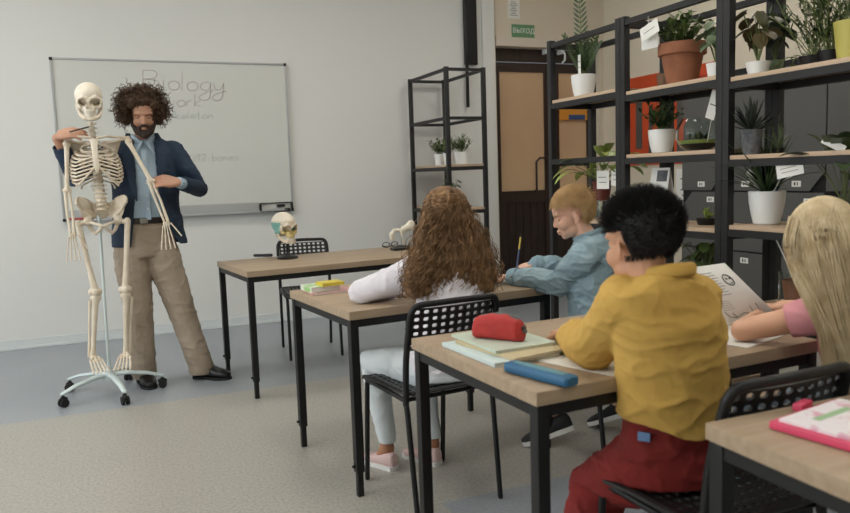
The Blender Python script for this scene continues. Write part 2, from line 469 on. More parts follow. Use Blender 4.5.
# handwriting: single stroke glyphs
G = {
 'B': [[(0,0),(0,1)],[(0,1),(.35,1),(.5,.85),(.4,.6),(0,.52)],[(.1,.52),(.5,.45),(.58,.2),(.4,0),(0,0)]],
 'i': [[(0,.5),(0,0)],[(0,.68),(.02,.72)]], 'o': [[(.2,.5),(.03,.4),(0,.2),(.1,.02),(.3,.02),(.4,.2),(.36,.42),(.2,.5)]],
 'l': [[(0,1),(0,0)]], 'g': [[(.38,.45),(.15,.5),(0,.3),(.08,.08),(.3,.1),(.38,.45)],[(.38,.45),(.36,-.3),(.15,-.5),(-.05,-.35),(.1,-.15),(.5,.05)]],
 'y': [[(0,.5),(.08,.15),(.25,.12),(.38,.48)],[(.38,.48),(.34,-.3),(.15,-.5),(-.05,-.35),(.1,-.12),(.5,.05)]],
 'h': [[(0,1),(0,0)],[(0,.3),(.15,.48),(.3,.4),(.32,0)]], 'm': [[(0,.5),(0,0)],[(0,.35),(.12,.5),(.2,.4),(.22,0)],[(.22,.35),(.34,.5),(.44,.4),(.46,0)]],
 'e': [[(.02,.28),(.36,.3),(.3,.48),(.12,.5),(0,.25),(.1,.02),(.36,.08)]], 'w': [[(0,.5),(.08,0),(.2,.35),(.32,0),(.42,.5)]],
 'r': [[(0,.5),(0,0)],[(0,.3),(.12,.48),(.26,.45)]], 'k': [[(0,1),(0,0)],[(.3,.5),(0,.22),(.32,0)]],
 't': [[(.12,.9),(.12,.05),(.26,.0)],[(0,.55),(.28,.55)]], 's': [[(.3,.45),(.1,.5),(.04,.36),(.28,.18),(.22,.02),(0,.05)]],
 'n': [[(0,.5),(0,0)],[(0,.32),(.15,.5),(.3,.4),(.32,0)]], 'b': [[(0,1),(0,0)],[(0,.3),(.15,.48),(.34,.3),(.25,.03),(0,.05)]],
 'H': [[(0,1),(0,0)],[(.45,1),(.45,0)],[(0,.5),(.45,.52)]], '2': [[(0,.7),(.15,.9),(.34,.75),(.3,.5),(0,0),(.4,.02)]], '1': [[(0,.7),(.15,.9),(.15,0)]], '-': [[(0,.3),(.25,.3)]], ' ': []}
ADV = {'i': .18, 'l': .2, 'm': .62, 'w': .58, 'B': .75, 'H': .62, ' ': .4, 'r': .42, 't': .42, '1': .35}
def handwrite(s, x, z, h, m, th, name, slope=0.0, wd=1.3):
    mb = MB(); cx = x
    for ch in s:
        if ch == ' ' and len(mb.bm.verts): mb.build(name, m, wb); mb = MB()
        for st in G[ch]:
            pts = [V((cx + (p[0] * wd + .08 * p[1]) * h, YW - .0215, z + p[1] * h + (cx - x) * slope)) for p in st]
            if len(pts) > 2:
                q = []
                for i in range(len(pts) - 1):
                    p0, p1, p2, p3 = pts[max(i - 1, 0)], pts[i], pts[i + 1], pts[min(i + 2, len(pts) - 1)]
                    for k in range(4):
                        t = k / 4; q.append(.5 * ((2 * p1) + (p2 - p0) * t + (2 * p0 - 5 * p1 + 4 * p2 - p3) * t * t + (3 * p1 - p0 - 3 * p2 + p3) * t ** 3))
                pts = q + [pts[-1]]
            mb.tube(pts, th, 4, flat=.3)
        cx += ADV.get(ch, .5) * h * wd
    return mb.build(name, m, wb)
M['mk1'] = mat('faded_plum_marker', (176, 152, 154), .7); M['mk2'] = mat('faded_teal_marker', (160, 184, 180), .7); M['mk3'] = mat('faded_grey_marker', (162, 164, 165), .7)
handwrite('Biology', .30, 2.04, .15, M['mk1'], .004, 'handwriting', -.03, 1.42)
handwrite('Homework', .13, 1.90, .10, M['mk1'], .0035, 'handwriting', .0, 1.52)
handwrite('the skeleton', .30, 1.80, .066, M['mk2'], .003, 'handwriting', .0, 1.55)
handwrite('- 212 bones', .56, 1.445, .066, M['mk3'], .0026, 'handwriting', .0, 1.45)
M['redpen'] = mat('red_marker', (172, 60, 58), .4)
t = thing('board_marker', 'red marker lying at the left end of the whiteboard tray', 'marker', (-.25, YW - .045, BZ0 + .02))
MB().tube([(-.32, YW - .045, BZ0 + .02), (-.2, YW - .045, BZ0 + .02)], .009, 10).build('barrel', M['redpen'], t)
MB().tube([(-.2, YW - .045, BZ0 + .02), (-.15, YW - .045, BZ0 + .02)], .0095, 10).build('cap', M['black'], t)
t = thing('board_marker', 'black marker with pale barrel lying in the rack at the right end of the whiteboard', 'marker', (1.36, YW - .055, BZ0 + .02))
MB().tube([(1.27, YW - .06, BZ0 + .017), (1.40, YW - .06, BZ0 + .017)], .009, 10).build('barrel', M['alu'], t)
MB().tube([(1.40, YW - .06, BZ0 + .017), (1.45, YW - .06, BZ0 + .017)], .0095, 10).build('cap', M['black'], t)
t = MB().box((1.37, YW - .05, BZ0 + .05), (.07, .03, .022), bev=.006).build('eraser', M['black'], None)
t.location = (0, 0, 0); tag(t, 'small black eraser clipped on the marker rack of the whiteboard', 'eraser')

# ------------------------------------------------------------------ desks
DH, DW, DD, DT = .75, .985, .70, .034
def make_desk(name, label, w=DW, dd=DD):
    """origin at front left corner on the floor, x along the width, y depth"""
    t = thing(name, label, 'desk')
    MB().box((w / 2, dd / 2, DH - DT / 2), (w, dd, DT), bev=.0022).build('desktop', M['wood'], t, angle=30)
    s = .034; i = .006 + s / 2; z = DH - DT
    r = MB()
    for y in (i, dd - i): r.box((w / 2, y, z - .016), (w - 2 * i - s, s * .8, .032))
    for x in (i, w - i): r.box((x, dd / 2, z - .016), (s * .8, dd - 2 * i - s, .032))
    r.build('apron', M['black'], t, smooth=False)
    for x, y in ((i, i), (w - i, i), (i, dd - i), (w - i, dd - i)):
        l = MB().box((x, y, (z + .1) / 2), (s, s, z - .1), bev=.002).build('leg', M['black'], t)
        MB().box((x, y, .055), (s * .72, s * .72, .11), bev=.002).build('foot_tube', M['black'], l)
        MB().cyl((x - s * .5, y, .125), (x - s * .5 - .012, y, .125), .007, .006, 8).build('clamp_screw', M['black'], l)
    return t
desk_pose = [(.6802, 4.2659, .1102), (.8088, 2.7105, .1078), (.8789, 1.4577, .0493), (1.052, .42, -.02)]
dlab = ['teacher\'s wooden desk on black legs with a skull model, before the wall',
        'middle wooden desk shared by the curly haired girl and the denim boy',
        'near wooden desk with a red pencil case and a blue case on it',
        'nearest wooden desk at the lower right corner with a pink edged booklet']
for (x, y, a), l in zip(desk_pose, dlab):
    d = make_desk('desk', l, 1.40 if 'teacher' in l else DW); place(d, (x, y, 0), a); d['group'] = 'wood and steel classroom desks'

def onDesk(k, u, v, z=DH):
    x, y, a = desk_pose[k]; c, s = math.cos(a), math.sin(a)
    return V((x + c * u - s * v, y + s * u + c * v, z))

# ------------------------------------------------------------------ perforated chairs
def perforated(mb, fn, nx, ny, hole=.31):
    """grid of cells with round holes; fn(u,v)->point"""
    vs = {}
    def P(a, b):
        k = (round(a, 5), round(b, 5))
        if k not in vs: vs[k] = mb.bm.verts.new(V(fn(a / nx, b / ny)))
        return vs[k]
    for i in range(nx):
        for j in range(ny):
            out = [(i, j), (i + .5, j), (i + 1, j), (i + 1, j + .5), (i + 1, j + 1), (i + .5, j + 1), (i, j + 1), (i, j + .5)]
            inn = []
            for k in range(8):
                t = math.pi * (1.25 + k / 4); q = 1.12 if k % 2 == 0 else 1.0
                inn.append((i + .5 + hole * q * math.cos(t), j + .5 + hole * q * math.sin(t)))
            for k in range(8):
                k2 = (k + 1) % 8
                mb.bm.faces.new((P(*out[k]), P(*out[k2]), P(*inn[k2]), P(*inn[k])))
    return mb

def smoothpath(P, k=4):
    P = [V(p) for p in P]; q = []
    for i in range(len(P) - 1):
        p0, p1, p2, p3 = P[max(i - 1, 0)], P[i], P[i + 1], P[min(i + 2, len(P) - 1)]
        for j in range(k):
            t = j / k; q.append(.5 * ((2 * p1) + (p2 - p0) * t + (2 * p0 - 5 * p1 + 4 * p2 - p3) * t * t + (3 * p1 - p0 - 3 * p2 + p3) * t ** 3))
    return q + [P[-1]]

def make_chair(label):
    t = thing('school_chair', label, 'chair')
    # seat: slightly dished, falls at the front edge
    W2 = .195
    def seat(u, v):
        x = (u - .5) * 2; y = -.19 + v * .38
        fr = max(0, (v - .8) / .2)
        return (x * (W2 - .012 * (1 - v)), y, .466 - .012 * (1 - x * x) * math.sin(math.pi * min(1, v * 1.1)) - .02 * fr * fr)
    o = perforated(MB(), seat, 13, 11, .27).build('seat', M['plastic'], t, smooth=False); md = o.modifiers.new('s', 'SOLIDIFY'); md.thickness = .006
    rim = [seat(u, 0) for u in (.06, .3, .5, .7, .94)] + [seat(1, v) for v in (.08, .3, .6, .94)] + [seat(u, 1) for u in (.93, .7, .5, .3, .07)] + [seat(0, v) for v in (.94, .6, .3, .08)]
    MB().tube(rim, .009, 6, closed=True).build('seat_rim', M['plastic'], o)
    def back(u, v):
        x = (u - .5) * 2
        return (x * .172, -.215 - .03 * v + .0 - .022 * (1 - x * x), .655 + v * .135)
    o = perforated(MB(), back, 10, 5, .30).build('backrest', M['plastic'], t, smooth=False); md = o.modifiers.new('s', 'SOLIDIFY'); md.thickness = .007
    E_ = MB()
    lo = [back(u, -.1) for u in (0, .2, .4, .6, .8, 1)]
    E_.tube(lo, .012, 8, 'round', flat=.7)
    E_.build('backrest_edge', M['plastic'], o)
    fr = MB(); hoop = [(-.186, -.19, .43)]
    hoop += [(-.186, -.205, .6), (-.184, -.24, .745), (-.178, -.252, .785), (-.155, -.262, .805)]
    hoop += [(-.09, -.27, .808), (0, -.275, .81), (.09, -.27, .808)]
    hoop += [(.155, -.262, .805), (.178, -.252, .785), (.184, -.24, .745), (.186, -.205, .6), (.186, -.19, .43)]
    fr.tube(smoothpath(hoop, 5), .012, 10, 'round'); fr.build('back_frame', M['black'], t)
    for sx in (-1, 1):
        MB().tube([(sx * .186, -.19, .44), (sx * .186, -.2, .4), (sx * .182, -.245, .012)], .0105, 10, 'round').build('leg', M['black'], t)
        MB().tube([(sx * .18, .15, .450), (sx * .18, .17, .425), (sx * .182, .205, .012)], .0105, 10, 'round').build('leg', M['black'], t)
        MB().tube([(sx * .19, -.19, .447), (sx * .185, .0, .445), (sx * .185, .16, .445)], .0095, 8, 'round').build('seat_rail', M['black'], t)
    for y in (-.17, .12): MB().tube([(-.187, y, .440), (.187, y, .440)], .009, 8).build('cross_rail', M['black'], t)
    return t
chair_pose = [(1.104, 2.68, .10, 'black perforated chair of the curly haired girl at the middle desk'),
              (1.952, 2.70, .10, 'black perforated chair behind the boy in the denim jacket'),
              (1.325, 1.398, .02, 'black perforated chair under the boy in red trousers'),
              (1.275, 5.25, math.pi - .095, 'empty black perforated chair behind the teacher\'s desk'),
              (1.93, 1.412, .02, 'black perforated chair under the blonde girl')]
c0 = make_chair(chair_pose[0][3])
for k, (x, y, a, l) in enumerate(chair_pose):
    c = c0 if k == 0 else copy_tree(c0)
    place(c, (x, y, 0), a); c['label'] = l; c['group'] = 'black perforated school chairs'
# ------------------------------------------------------------------ big shelving unit on the right (two joined racks)
SX0, SX1 = 2.45, 2.735
LV = [.29, .640, .985, 1.333, 1.650]; TOPZ = 2.022
LW = [.29, .655, 1.006, 1.303, 1.630]      # levels of the right hand rack
def make_rack(name, label, posts, planks, barsonly=(), LV=LV):
    """posts: y values; planks: list of (bay, level)"""
    t = thing(name, label, 'shelf', (SX0, (posts[0] + posts[-1]) / 2, 0))
    s = .036
    for y in posts:
        for x in (SX0, SX1): MB().box((x, y, TOPZ / 2), (s, s, TOPZ), bev=.002).build('post', M['blackshelf'], t)
    for a, b in zip(posts, posts[1:]):
        r = MB()
        for x in (SX0, SX1): r.box((x, (a + b) / 2, TOPZ - .03), (.028, b - a - s, .028))
        r.build('top_rail', M['blackshelf'], t, smooth=False)
    for y in posts:
        for z in [TOPZ - .03] + [l - .033 for l in LV]: MB().box(((SX0 + SX1) / 2, y, z), (SX1 - SX0 - s, .03, .03)).build('side_rail', M['blackshelf'], t, smooth=False)
    for bay, l in planks:
        a, b = posts[bay], posts[bay + 1]
        MB().box(((SX0 + SX1) / 2, (a + b) / 2, LV[l] - .009), (SX1 - SX0 + .02, abs(b - a) - s - .004, .018), bev=.002).build('shelf_board', M['shelfwood'], t)
        fr = MB()
        for x in (SX0, SX1): fr.box((x, (a + b) / 2, LV[l] - .034), (.032, abs(b - a) - s, .030))
        fr.build('shelf_frame', M['blackshelf'], t, smooth=False)
    for bay, l in barsonly:
        a, b = posts[bay], posts[bay + 1]
        fr = MB()
        for x in (SX0,): fr.box((x, (a + b) / 2, LV[l] - .02), (.034, abs(b - a) - s, .03))
        fr.build('shelf_frame', M['blackshelf'], t, smooth=False)
    return t
make_rack('shelving_rack', 'tall black open rack of plants nearest the brown door', [3.185, 3.83], [(0, 0), (0, 1), (0, 2), (0, 4)], [(0, 3)], LV=[.29, .640, .985, 1.336, 1.676])
make_rack('shelving_rack', 'middle tall black rack, with the big terracotta pot on its top shelf', [2.492, 3.147], [(0, 0), (0, 1), (0, 2), (0, 3), (0, 4)], LV=[.29, .640, .985, 1.333, 1.650])
make_rack('shelving_rack', 'tall black rack at the right edge, with the yellow pot on its top shelf', [1.75, 2.454], [(0, 0), (0, 1), (0, 2), (0, 3), (0, 4)], LV=LW)

# small open shelf by the back wall
def small_rack():
    x0, x1, y0, y1, H = 2.626, 2.97, 5.70, 6.50, 2.15
    t = thing('open_shelf', 'narrow black metal shelf with small white plant pots against the back wall', 'shelf', ((x0 + x1) / 2, (y0 + y1) / 2, 0))
    s = .034
    for x in (x0, x1):
        for y in (y0, y1): MB().box((x, y, H / 2), (s, s, H), bev=.002).build('post', M['blackshelf'], t)
    zs = [H - .02, 1.73, 1.345, .975, .55]
    r = MB()
    for z in (H - .02, 1.73):
        for x in (x0, x1): r.box((x, (y0 + y1) / 2, z), (.025, y1 - y0 - s, .025))
        for y in (y0, y1): r.box(((x0 + x1) / 2, y, z), (x1 - x0 - s, .025, .025))
    r.build('rail', M['blackshelf'], t, smooth=False)
    for z in zs[2:]:
        MB().box(((x0 + x1) / 2, (y0 + y1) / 2, z - .009), (x1 - x0 - s, y1 - y0 + .01, .018), bev=.002).build('shelf_board', M['shelfwood'], t)
        fr = MB()
        for x in (x0, x1): fr.box((x, (y0 + y1) / 2, z - .034), (.028, y1 - y0 - s, .03))
        for y in (y0, y1): fr.box(((x0 + x1) / 2, y, z - .034), (x1 - x0 - s, .028, .03))
        fr.build('shelf_frame', M['blackshelf'], t, smooth=False)
    return t, zs
_, SZ = small_rack()

# ------------------------------------------------------------------ lockers and mural on the right wall
XLk = 4.42
t = thing('locker_bank', 'bank of dark grey lockers with white number labels behind the plant rack', 'lockers', (XLk + .2, 3.4, 0))
ly0, ly1 = 2.2, 4.93; lz = [.12, .60, 1.06, 1.94]; nc = 6; cw = (ly1 - ly0) / nc
MB().box((XLk + .215, (ly0 + ly1) / 2, .99), (.40, ly1 - ly0, 1.98)).build('body', M['lockerdark'], t, smooth=False)
for i in range(nc):
    for j in range(3):
        a, b = ly0 + i * cw + .006, ly0 + (i + 1) * cw - .006; z0, z1 = lz[j] + .006, lz[j + 1] - .006
        m = MB()
        # door leaf with one corner cut off as a finger opening
        cut = .13 if j in (1, 2) else 0
        up = (j == 2)
        pr_ = [(a, z0), (b, z0), (b, z1), (a, z1)]
        if cut and up: pr_ = [(a + cut * .9, z0), (b, z0), (b, z1), (a, z1), (a, z0 + cut)]
        elif cut: pr_ = [(a, z0), (b, z0), (b, z1 - cut), (b - cut * .9, z1), (a, z1)]
        f = [m.bm.verts.new(V((XLk - .004, y, z))) for y, z in pr_]; g = [m.bm.verts.new(V((XLk + .013, y, z))) for y, z in pr_]
        m.bm.faces.new(f); m.bm.faces.new(list(reversed(g)))
        for k in range(len(pr_)): k2 = (k + 1) % len(pr_); m.bm.faces.new((f[k], f[k2], g[k2], g[k]))
        d = m.build('door', M['locker'], t, smooth=False)
        yy = (a + b) / 2 + .0; zz = z0 + .05 if up else z1 - .06
        if j == 1: yy = a + .12
        MB().box((XLk - .006, yy, zz), (.003, .075, .042)).build('label_plate', M['paper'], d, smooth=False)
        MB().box((XLk - .008, yy + .012, zz), (.002, .012, .022)).box((XLk - .008, yy - .01, zz), (.002, .008, .022)).build('numerals', M['ink'], d, smooth=False)
t = thing('wall_mural', 'orange painted panel with dark grey vertical stripes on the right wall', 'wall panel', (XR, 5.6, 1.3))
MB().box((XR - .01, 5.6, 1.72), (.016, 1.34, .86)).build('panel', M['orange'], t, smooth=False)
st = MB()
for y, z0, z1, wd in ((6.0, 1.45, 1.93, .09), (5.83, 1.30, 1.86, .05), (5.42, 1.35, 2.0, .09), (5.28, 1.3, 2.1, .12)): st.box((XR - .02, y, (z0 + z1) / 2), (.006, wd, z1 - z0))
st.build('stripes', M['mgrey'], t, smooth=False)
t = thing('wall_poster', 'pale paper poster on the right wall beneath the orange panel', 'poster', (XR, 5.3, 1.0))
MB().box((XR - .006, 5.28, 1.06), (.004, .42, .36)).build('sheet', M['paper'], t, smooth=False)
pr_ = MB()
for k in range(5): pr_.box((XR - .01, 5.28, .95 + k * .05), (.002, .3 - .04 * (k % 2), .01))
pr_.build('print', M['ink'], t, smooth=False)

# ------------------------------------------------------------------ plants
def leafmat(n, a, b, rough=.45): return mat(n, a, rough, col2=b, scale=9, mix=(.35, .7))
M['lf_dark'] = leafmat('dark_leaf', (40, 58, 32), (62, 84, 46))
M['lf_mid'] = leafmat('green_leaf', (62, 84, 42), (96, 118, 60))
M['lf_lime'] = leafmat('lime_leaf', (120, 146, 62), (176, 186, 106))
M['lf_grey'] = leafmat('grey_green_leaf', (92, 110, 82), (126, 140, 108))
M['lf_brown'] = leafmat('bronze_leaf', (92, 78, 50), (78, 88, 50))
M['lf_black'] = leafmat('blackish_leaf', (38, 46, 38), (56, 64, 50))
M['stem'] = mat('stem', (96, 108, 60), .6)
M['soil'] = mat('soil', (52, 40, 32), .95, col2=(34, 26, 22), scale=60)
M['terracotta'] = mat('terracotta', (144, 92, 64), .8, col2=(128, 80, 55), scale=12)
M['redpot'] = mat('oxblood_pot', (98, 40, 28), .5)
M['concrete'] = mat('grey_pot', (104, 106, 108), .8, col2=(72, 74, 78), scale=40)
M['yellowpot'] = mat('yellow_pot', (184, 176, 88), .5)
M['brownpot'] = mat('brown_pot', (120, 92, 68), .7)
def glassmat():
    m = bpy.data.materials.new('clear_glass'); m.use_nodes = True; nt = m.node_tree; b = nt.nodes['Principled BSDF']
    b.inputs['Base Color'].default_value = (.9, .95, .93, 1); b.inputs['Roughness'].default_value = .03; b.inputs['Transmission Weight'].default_value = 1; b.inputs['IOR'].default_value = 1.25
    return m
M['glass'] = glassmat()

def pot(t, c, r, h, m, style='round'):
    c = V(c)
    if style == 'round': pf = [(0, 0), (r * .62, 0), (r * .72, h * .04), (r * .86, h * .35), (r * .97, h * .7), (r, h * .98), (r * .97, h), (r * .9, h * .99), (r * .88, h * .86), (0, h * .86)]
    elif style == 'terra': pf = [(0, 0), (r * .62, 0), (r * .86, h * .72), (r * .96, h * .72), (r, h * .74), (r, h), (r * .9, h), (r * .86, h * .86), (0, h * .86)]
    else: pf = [(0, 0), (r * .74, 0), (r, h), (r * .92, h), (r * .9, h * .88), (0, h * .88)]
    MB().lathe(pf, c, 28).build('pot', m, t, angle=35)
    MB().lathe([(0, h * .87), (r * .87, h * .87), (r * .8, h * .9), (0, h * .91)], c, 18).build('soil', M['soil'], t)
    return c + V((0, 0, h * .88))
def rdir(a0, a1, az=None):
    az = random.uniform(0, 2 * math.pi) if az is None else az; e = R(random.uniform(a0, a1))
    return V((math.cos(az) * math.cos(e), math.sin(az) * math.cos(e), math.sin(e)))
def foliage(t, top, kind, h, w, m, n=40):
    """several growth habits; h height above soil, w half spread"""
    lf = MB(); st = MB()
    if kind == 'bush':
        for i in range(n):
            d = rdir(25, 88); p0 = top + V((d.x, d.y, 0)) * w * .12; L = h * random.uniform(.55, 1.0) * (.55 + .45 * d.z)
            tip = p0 + V((d.x * w * .9, d.y * w * .9, L)); mid = (p0 + tip) / 2 + V((0, 0, h * .08))
            st.tube([p0, mid, tip], .0016, 4, None)
            for k in range(5):
                q = p0.lerp(tip, .35 + .16 * k); dd = (rdir(-10, 60) + d * .4).normalized()
                lf.leaf(q, dd, (0, 0, 1), h * .24, h * .12, .5, 3)
    elif kind == 'sword':
        for i in range(n):
            d = rdir(38, 86); lf.leaf(top + V((d.x, d.y, 0)) * .008, d, (0, 0, 1), h * random.uniform(.75, 1.25), w * .11, random.uniform(.2, 1.15), 8, .25, prof=lambda t: (1 - t) ** .6 * .9 + .05)
    elif kind == 'arch':
        for i in range(n):
            d = rdir(*((22, 72) if m is M['lf_lime'] else (45, 80))); p = [top + V((d.x, d.y, 0)) * .01]; dd = d.copy()
            for k in range(5): p.append(p[-1] + dd * h * .13); dd = (dd - V((0, 0, .09))).normalized()
            st.tube(p, .002, 4, None)
            lf.leaf(p[-1], dd, (0, 0, 1), h * random.uniform(.4, .6), w * .30, 1.2, 6, .12)
    elif kind == 'zz':
        for i in range(n):
            d = rdir(62, 84) if i else V((-.03, .02, 1)).normalized(); L = h * (random.uniform(.28, .5) if i else 1.0); p = [top]; dd = d.copy(); N = 10 if i else 22
            for k in range(N): p.append(p[-1] + dd * L / N); dd = (dd + V((d.x, d.y, 0)) * .03).normalized()
            st.tube(p, [.004 * (1 - .6 * k / N) for k in range(N + 1)], 5, None)
            az = random.uniform(0, 3.1) if i else 2.35
            side = V((math.cos(az), math.sin(az), 0))
            for k in range(2, N + 1):
                for sg in (-1, 1): lf.leaf(p[k], (side * sg + dd * .9).normalized(), dd.cross(side), (L * .10 if not i else L * .24) * (1.2 - .5 * k / N), L * (.020 if not i else .075), -.1, 4, .1)
    elif kind == 'round':
        for i in range(n):
            d = rdir(30, 85); L = h * random.uniform(.4, .85); q = top + V((d.x * w * .95, d.y * w * .95, L)); st.tube([top, top.lerp(q, .5) + V((0, 0, .02)), q], .002, 4, None)
            lf.leaf(q - V((d.x, d.y, 0)) * .02, (V((d.x, d.y, -.25))).normalized(), (0, 0, 1), h * .28, h * .24, .5, 5, .08, prof=lambda t: math.sin(math.pi * min(1, t * .9 + .1)) ** .5)
    elif kind == 'grass':
        for i in range(n):
            d = rdir(50, 88); p = [top + V((random.uniform(-1, 1), random.uniform(-1, 1), 0)) * w * .25]; dd = d.copy()
            for k in range(8): p.append(p[-1] + dd * h / 7 * random.uniform(.8, 1.1)); dd = (dd + V((random.uniform(-.18, .18), random.uniform(-.18, .18), -.07))).normalized()
            st.tube(p, .0018, 4, None)
            for k in range(2, 9):
                lf.leaf(p[k], (rdir(0, 70) + dd * .5).normalized(), (0, 0, 1), h * .17, h * .04, .5, 3)
    elif kind == 'rosette':
        for i in range(n):
            d = rdir(15, 80); lf.leaf(top, d, (0, 0, 1), h * random.uniform(.8, 1.1), w * .22, .1 - d.z * .4, 4, .3)
    elif kind == 'trail':
        for i in range(n):
            az = random.uniform(0, 6.3); d = V((math.cos(az), math.sin(az), .9)).normalized(); p = [top]; dd = d
            for k in range(9): p.append(p[-1] + dd * w * .2); dd = (dd - V((0, 0, .28))).normalized()
            p = [q for q in p if q.z > top.z - h]; st.tube(p, .0015, 4, None)
            for k in range(1, len(p)): lf.leaf(p[k], rdir(-20, 50), (0, 0, 1), w * .26, w * .16, .6, 3)
    if len(st.bm.verts): st.build('stem', M['stem'], t)
    else: st.bm.free()
    return lf.build('foliage', m, t)

def plant(label, x, y, z, r, h, pm, kind, fh, fw, lm, n=30, style='round', name='potted_plant', group=None):
    t = thing(name, label, 'plant', (x, y, z), group)
    top = pot(t, (x, y, z + .0005), r, h, pm, style)
    foliage(t, top, kind, fh, fw, lm, n); return t
sx = 2.585
plant('white pot with a tall feathery plant on the top shelf nearest the door', sx, 3.70, 1.6765, .072, .135, M['white'], 'zz', .62, .1, M['lf_dark'], 9)
plant('big terracotta pot with a bushy lime green plant on the top shelf', sx, 2.885, LV[4], .113, .20, M['terracotta'], 'bush', .17, .13, M['lf_mid'], 46, 'terra')
plant('white pot with dark round leaves just right of the big terracotta pot', sx, 2.665, LV[4], .045, .075, M['white'], 'round', .24, .075, M['lf_grey'], 22, 'cone')
plant('low white bowl with bronze round leaves on the top shelf', 2.53, 2.375, LW[4], .050, .055, M['white'], 'round', .26, .085, M['lf_brown'], 18, 'cone')
plant('dark leaved plant in a green pot beside the post on the top shelf', 2.665, 2.41, LW[4], .036, .07, M['lf_grey'], 'round', .24, .06, M['lf_black'], 14, 'cone')
plant('wiry stems in a low black pot second left of the yellow pot', sx + .02, 2.17, LW[4], .055, .05, M['black'], 'grass', .23, .12, M['lf_dark'], 34, 'cone')
plant('bushy dark plant in a black pot touching the yellow pot', sx + .03, 2.10, LW[4], .05, .06, M['black'], 'grass', .25, .11, M['lf_dark'], 36, 'cone')
plant('yellow pot with an upright dark plant at the right end of the top shelf', sx - .02, 1.975, LW[4], .062, .145, M['yellowpot'], 'arch', .24, .12, M['lf_dark'], 9, 'cone')
plant('white pot with a leafy plant in front of the orange panel', sx, 3.03, LV[3], .067, .118, M['white'], 'bush', .16, .11, M['lf_dark'], 34)
plant('grey concrete pot with a dark spiky plant beside the rack post', 2.51, 2.385, LW[3], .045, .105, M['concrete'], 'rosette', .15, .07, M['lf_black'], 40, 'cone')
plant('small pale aloe in a low dark pot on the middle shelf', 2.61, 2.335, LW[3], .03, .025, M['black'], 'sword', .12, .09, M['lf_grey'], 16, 'cone')
plant('white pot with long arching blades on the lower right shelf', sx - .02, 2.350, LW[2], .074, .142, M['white'], 'sword', .25, .15, M['lf_dark'], 60)
plant('large dark leaved plant in a black pot behind the blonde girl', sx, 2.0, LW[2], .07, .10, M['black'], 'arch', .3, .24, M['lf_dark'], 16, 'cone')
t = thing('glass_stand', 'clear glass jar turned over under the oxblood pot', 'jar', (sx, 3.53, LV[2]))
MB().lathe([(.05, 0), (.052, .098), (0, .1), (0, .096), (.048, .094), (.046, 0)], (sx, 3.53, LV[2] + .001), 24).build('jar', M['glass'], t)
plant('oxblood pot with long lime leaves behind the boy in denim', sx + .0, 3.53, LV[2] + .102, .055, .11, M['redpot'], 'arch', .27, .19, M['lf_lime'], 20, 'cone')
plant('tiny green plant in a dark pot above the dark haired boy', sx + .02, 3.12 - .10, LV[2], .03, .04, M['black'], 'rosette', .07, .05, M['lf_dark'], 14, 'cone')
plant('bright green leafy plant on the low shelf behind the open book', sx, 2.72, LV[1], .06, .09, M['white'], 'round', .22, .13, M['lf_mid'], 26, 'cone')
plant('flat lime green rosette in a black dish left of the double post', sx, 2.72, LV[2], .05, .03, M['black'], 'rosette', .06, .07, M['lf_lime'], 16, 'cone')
plant('small green trailing plant hanging at the rear edge of the top shelf', sx + .07, 2.26, LW[4], .04, .05, M['black'], 'trail', .22, .08, M['lf_mid'], 6, 'cone')
# small rack plants
for x, y, l in ((2.80, 6.27, 'leftmost small white pot with a bush on the small back shelf'), (2.80, 6.07, 'white pot half hidden between its neighbours on the small back shelf'), (2.80, 5.80, 'widest white pot with a full green bush on the small back shelf')):
    plant(l, x, y, SZ[2], .055 if y > 6 else .068, .105, M['white'], 'bush', .16, .13, M['lf_mid'], 26 if y != 6.07 else 12, 'cone', group='white potted bushes on the small back shelf')
plant('small plant with broad pale leaves on the lower board of the small back shelf', 2.80, 6.05, SZ[3], .055, .09, M['white'], 'round', .2, .12, M['lf_grey'], 12, 'cone')

# terracotta pot standing in a glass cylinder
t = thing('glass_planter', 'terracotta pot inside a clear glass jar with a thin stick, behind the blonde girl', 'planter', (2.6, 2.215, LW[1]))
pot(t, (2.6, 2.215, LW[1] + .004), .062, .12, M['terracotta'], 'cone')
MB().lathe([(0, 0), (.074, 0), (.076, .16), (.073, .16), (.071, .003), (0, .003)], (2.6, 2.215, LW[1] + .001), 28).build('glass_jar', M['glass'], t)
MB().tube([(2.6, 2.215, LW[1] + .1), (2.55, 2.29, LW[1] + .30)], .003, 6).build('stick', M['paper'], t)
# terrarium bowl
t = thing('terrarium', 'open glass bowl terrarium with moss layers on the middle shelf', 'terrarium', (sx, 2.77, LV[3]))
c = V((sx, 2.77, LV[3] + .001))
MB().lathe([(0, 0), (.05, 0), (.085, .02), (.106, .06), (.104, .105), (.076, .155), (.073, .155), (.101, .105), (.103, .06), (.083, .022), (.05, .004), (0, .004)], c, 32).build('glass_bowl', M['glass'], t)
MB().lathe([(0, .005), (.048, .005), (.078, .022), (.088, .034), (0, .04)], c, 24).build('soil', M['soil'], t)
MB().lathe([(0, .035), (.089, .035), (.096, .05), (.06, .053), (0, .056)], c, 24).build('moss', M['lf_lime'], t)
lf = MB()
for i in range(16):
    d = rdir(20, 80); lf.leaf(c + V((random.uniform(-.04, .04), random.uniform(-.04, .04), .052)), d, (0, 0, 1), .045, .014, .3, 3)
lf.build('foliage', M['lf_dark'], t)
